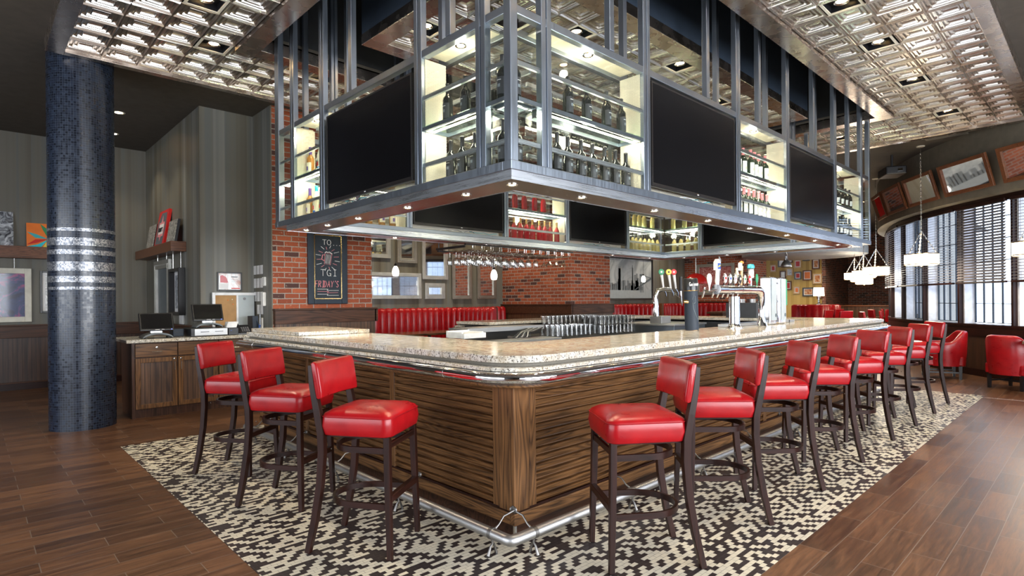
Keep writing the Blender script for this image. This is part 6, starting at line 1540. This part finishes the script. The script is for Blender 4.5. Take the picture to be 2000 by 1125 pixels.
# ================================================================== RIGHT SIDE: ARMCHAIRS, DRUM PENDANTS, MIRRORS
def armchair():
    t = empty('tub_armchair'); t['category'] = 'armchair'; t['label'] = 'x'
    N = 40; vs_ = []; fs = []
    # barrel shell: outer + inner, high at the back falling to the arms
    for i in range(N+1):
        a = R(-35+250*i/N); s_ = math.sin(a)                      # back at +y... rotated below
        k = abs(i/N-.5)*2
        top = .80-.20*max(0, min(1, (k-.25)/.5))**1.0*1.0
        top = .80 if k < .25 else (.80-.19*(.5-.5*math.cos(PI*min(1, (k-.25)/.45))))
        ro = .335; ri = .265
        ex = 1.0
        c_, s2 = math.cos(a), math.sin(a)
        for (r_, z) in ((ro*.93, .22), (ro*.99, .45), (ro*1.02, top-.03), (ro*.985, top-.005), ((ro+ri)/2, top+.006), (ri+.01, top-.008), (ri, top-.04), (ri-.01, .40)):
            vs_.append((r_*c_, -r_*s2, z))
    K = 8
    for i in range(N):
        for k in range(K-1): fs.append((i*K+k, (i+1)*K+k, (i+1)*K+k+1, i*K+k+1))
    fs.append(tuple(range(K-1, -1, -1))); fs.append(tuple(N*K+k for k in range(K)))
    MB().add(vs_, fs, 0, True).build('barrel_back', g('leather'), t, world=False, auto=60)
    m = MB(); cushion(m, .50, .50, .38, .48, .10, .015, M_=Matrix.Translation((0, .03, 0))); m.build('seat', g('leather'), t, world=False, auto=70)
    m = MB().box(-.26, -.24, .225, .26, .275, .379); m.build('base', g('leather'), t, world=False, bevel=.02)
    for sx_ in (-.22, .22):
        for sy_ in (-.20, .24): MB().tube([(sx_, sy_, .224), (sx_, sy_, 0)], [.022, .017], 4).build('leg', g('black_frame'), t, world=False)
    m = MB()
    for sx_ in (-.22, .22): m.box(sx_-.008, -.18, .10, sx_+.008, .22, .125)
    m.box(-.21, .005, .10, .21, .021, .125); m.build('stretcher', g('black_frame'), t, world=False)
    return t
AC = Proto(armchair())
AC.put((11.28, .98, .0005), R(-118), 'red tub armchair drawn up to the table at the right picture edge', 'red tub armchairs by the curved windows')
AC.put((12.05, 1.98, .0005), R(20), 'red tub armchair seen from behind, beside the farthest bar stool', 'red tub armchairs by the curved windows')
table('square dark table at the right picture edge in front of the armchair', 11.02, .50, .80, .70, .75)
def drum(x, y, z, label, glow=True):
    t = empty('drum_pendant', (x, y, z)); tag(t, label, 'pendant lamp', 'white drum pendants along the curved windows')
    r_ = .268
    s_ = MB().lathe([(r_, .012), (r_, .188)], 44, caps=False).build('drum_shade', g('shade_glow'), t, world=False, auto=60)
    m = MB()
    for z0 in (0, .188): m.lathe([(r_-.004, z0), (r_+.006, z0), (r_+.006, z0+.014), (r_-.004, z0+.014), (r_-.004, z0)], 44, caps=False)
    m.build('metal_band', g('brass'), t, world=False, auto=60)
    MB().lathe([(0, .004), (r_-.01, .004)], 32).build('diffuser', g('shade_glow'), t, world=False)
    MB().lathe([(.03, .0), (.02, -.02), (0, -.03)], 12).build('finial', g('brass'), t, world=False)
    top = CZ-z
    m = MB()
    def chain(a, b):
        a = Vector(a); b = Vector(b); L = (b-a).length; n = max(2, int(L/.035)); d = (b-a)/L
        u = d.cross(Vector((0, 0, 1))) if abs(d.z) < .95 else d.cross(Vector((1, 0, 0))); u.normalize(); v = d.cross(u)
        for k in range(n):
            c_ = a+(b-a)*(k+.5)/n; q = u if k % 2 else v
            pts = [c_+d*.024*math.cos(R(w__))+q*.010*math.sin(R(w__)) for w__ in range(0, 360, 60)]
            m.tube(pts, .0035, 4, closed=True, smooth=False)
    for a in (20, 140, 260): chain((r_*.92*math.cos(R(a)), r_*.92*math.sin(R(a)), .20), (0, 0, .62))
    chain((0, 0, .62), (0, 0, top-.12))
    m.tube([(0, 0, top-.12), (0, 0, top-.02)], .006, 6)
    m.build('chain', g('nickel'), t, world=False)
    MB().lathe([(.0, top-.02), (.065, top-.015), (.07, top-.001), (0, top-.001)], 20).build('canopy', g('cream_frame'), t, world=False)
    l = bpy.data.lights.new('pendant_bulb', 'POINT'); l.energy = 24; l.color = (1, .9, .74); l.shadow_soft_size = .12
    lo = bpy.data.objects.new('pendant_bulb', l); COL.objects.link(lo); lo.location = (0, 0, -.12); lo.parent = t
drum(11.25, .74, 1.975, 'white drum pendant cut off by the right picture edge')
drum(12.82, 2.41, 1.975, 'white drum pendant in front of the curved windows, fully clear of others')
drum(15.5, 3.80, 1.90, 'white drum pendant, second in the row after the clear one')
drum(17.05, 4.46, 1.89, 'white drum pendant, third in the overlapping row'); drum(18.57, 5.09, 1.90, 'white drum pendant, fourth in the overlapping row')
drum(20.94, 5.59, 1.89, 'white drum pendant, fifth in the overlapping row'); drum(22.74, 5.94, 1.84, 'white drum pendant, last and lowest of the overlapping row')
for i, (a0, a1) in enumerate(((146.4, 139.6), (138.77, 131.9), (131.1, 124.7), (124.2, 117.9), (117.4, 112.0))):
    p = ap(a0, RW+.262); q = ap(a1, RW+.262); d = q-p; Wd = d.length; ang = math.atan2(d.y, d.x)
    mid = (p+q)/2
    # chord sags behind the convex wall, so push the frame out by the sagitta
    out_ = (mid-Vector((CIRC.x, CIRC.y, 0))).normalized()*(RW+.262-(mid-Vector((CIRC.x, CIRC.y, 0))).length+.01)
    Mx = Matrix.Translation((mid.x+out_.x, mid.y+out_.y, 3.17)) @ Matrix.Rotation(ang+PI, 4, 'Z') @ Matrix.Rotation(R(16), 4, 'X')
    nm = ('cut by the right picture edge, showing red booths', 'largest one, above the darkest blind', 'behind the pendant chain', 'second from the far end', 'narrowest at the far end')[i]
    framed('tilted_mirror', 'oak framed tilted mirror, '+nm, 'mirror', Mx, Wd*.97, .56, .065, ('frameoak', 'mirror', 'mirror_glass'), .04, group='tilted oak mirrors above the curved windows')
sp = empty('ceiling_projector', (13.2, 2.95, 3.84)); tag(sp, 'black projector hung from the ceiling by the curved bulkhead', 'projector')
MB().mbox(Matrix.Translation((13.2, 2.95, 3.84)) @ Matrix.Rotation(R(30), 4, 'Z'), .5, .35, .16).build('body', g('black_plastic'), sp, bevel=.02)
MB().tube([(13.2, 2.95, 3.92), (13.2, 2.95, CZ)], .02, 8).build('mount', g('black_plastic'), sp)
MB().mbox(Matrix.Translation((13.02, 2.78, 3.84)) @ Matrix.Rotation(R(30), 4, 'Z'), .06, .08, .05).build('lens', g('chrome'), sp)
o = MB(); 
for k in range(9): o.box(12.0+k*.05, 1.65, CZ-.012, 12.03+k*.05, 2.25, CZ-.001)
o = o.build('ceiling_vent', g('taupe')); tag(o, 'long slotted ceiling vent beyond the tin ceiling on the right', 'vent')
o = MB()
for k in range(9): o.box(2.55+k*.05, 7.75, CZ-.010, 2.58+k*.05, 8.05, CZ-.001)
o = o.build('ceiling_vent', g('ceiling_paint')); tag(o, 'dark ceiling vent near the brick pillar on the left', 'vent')
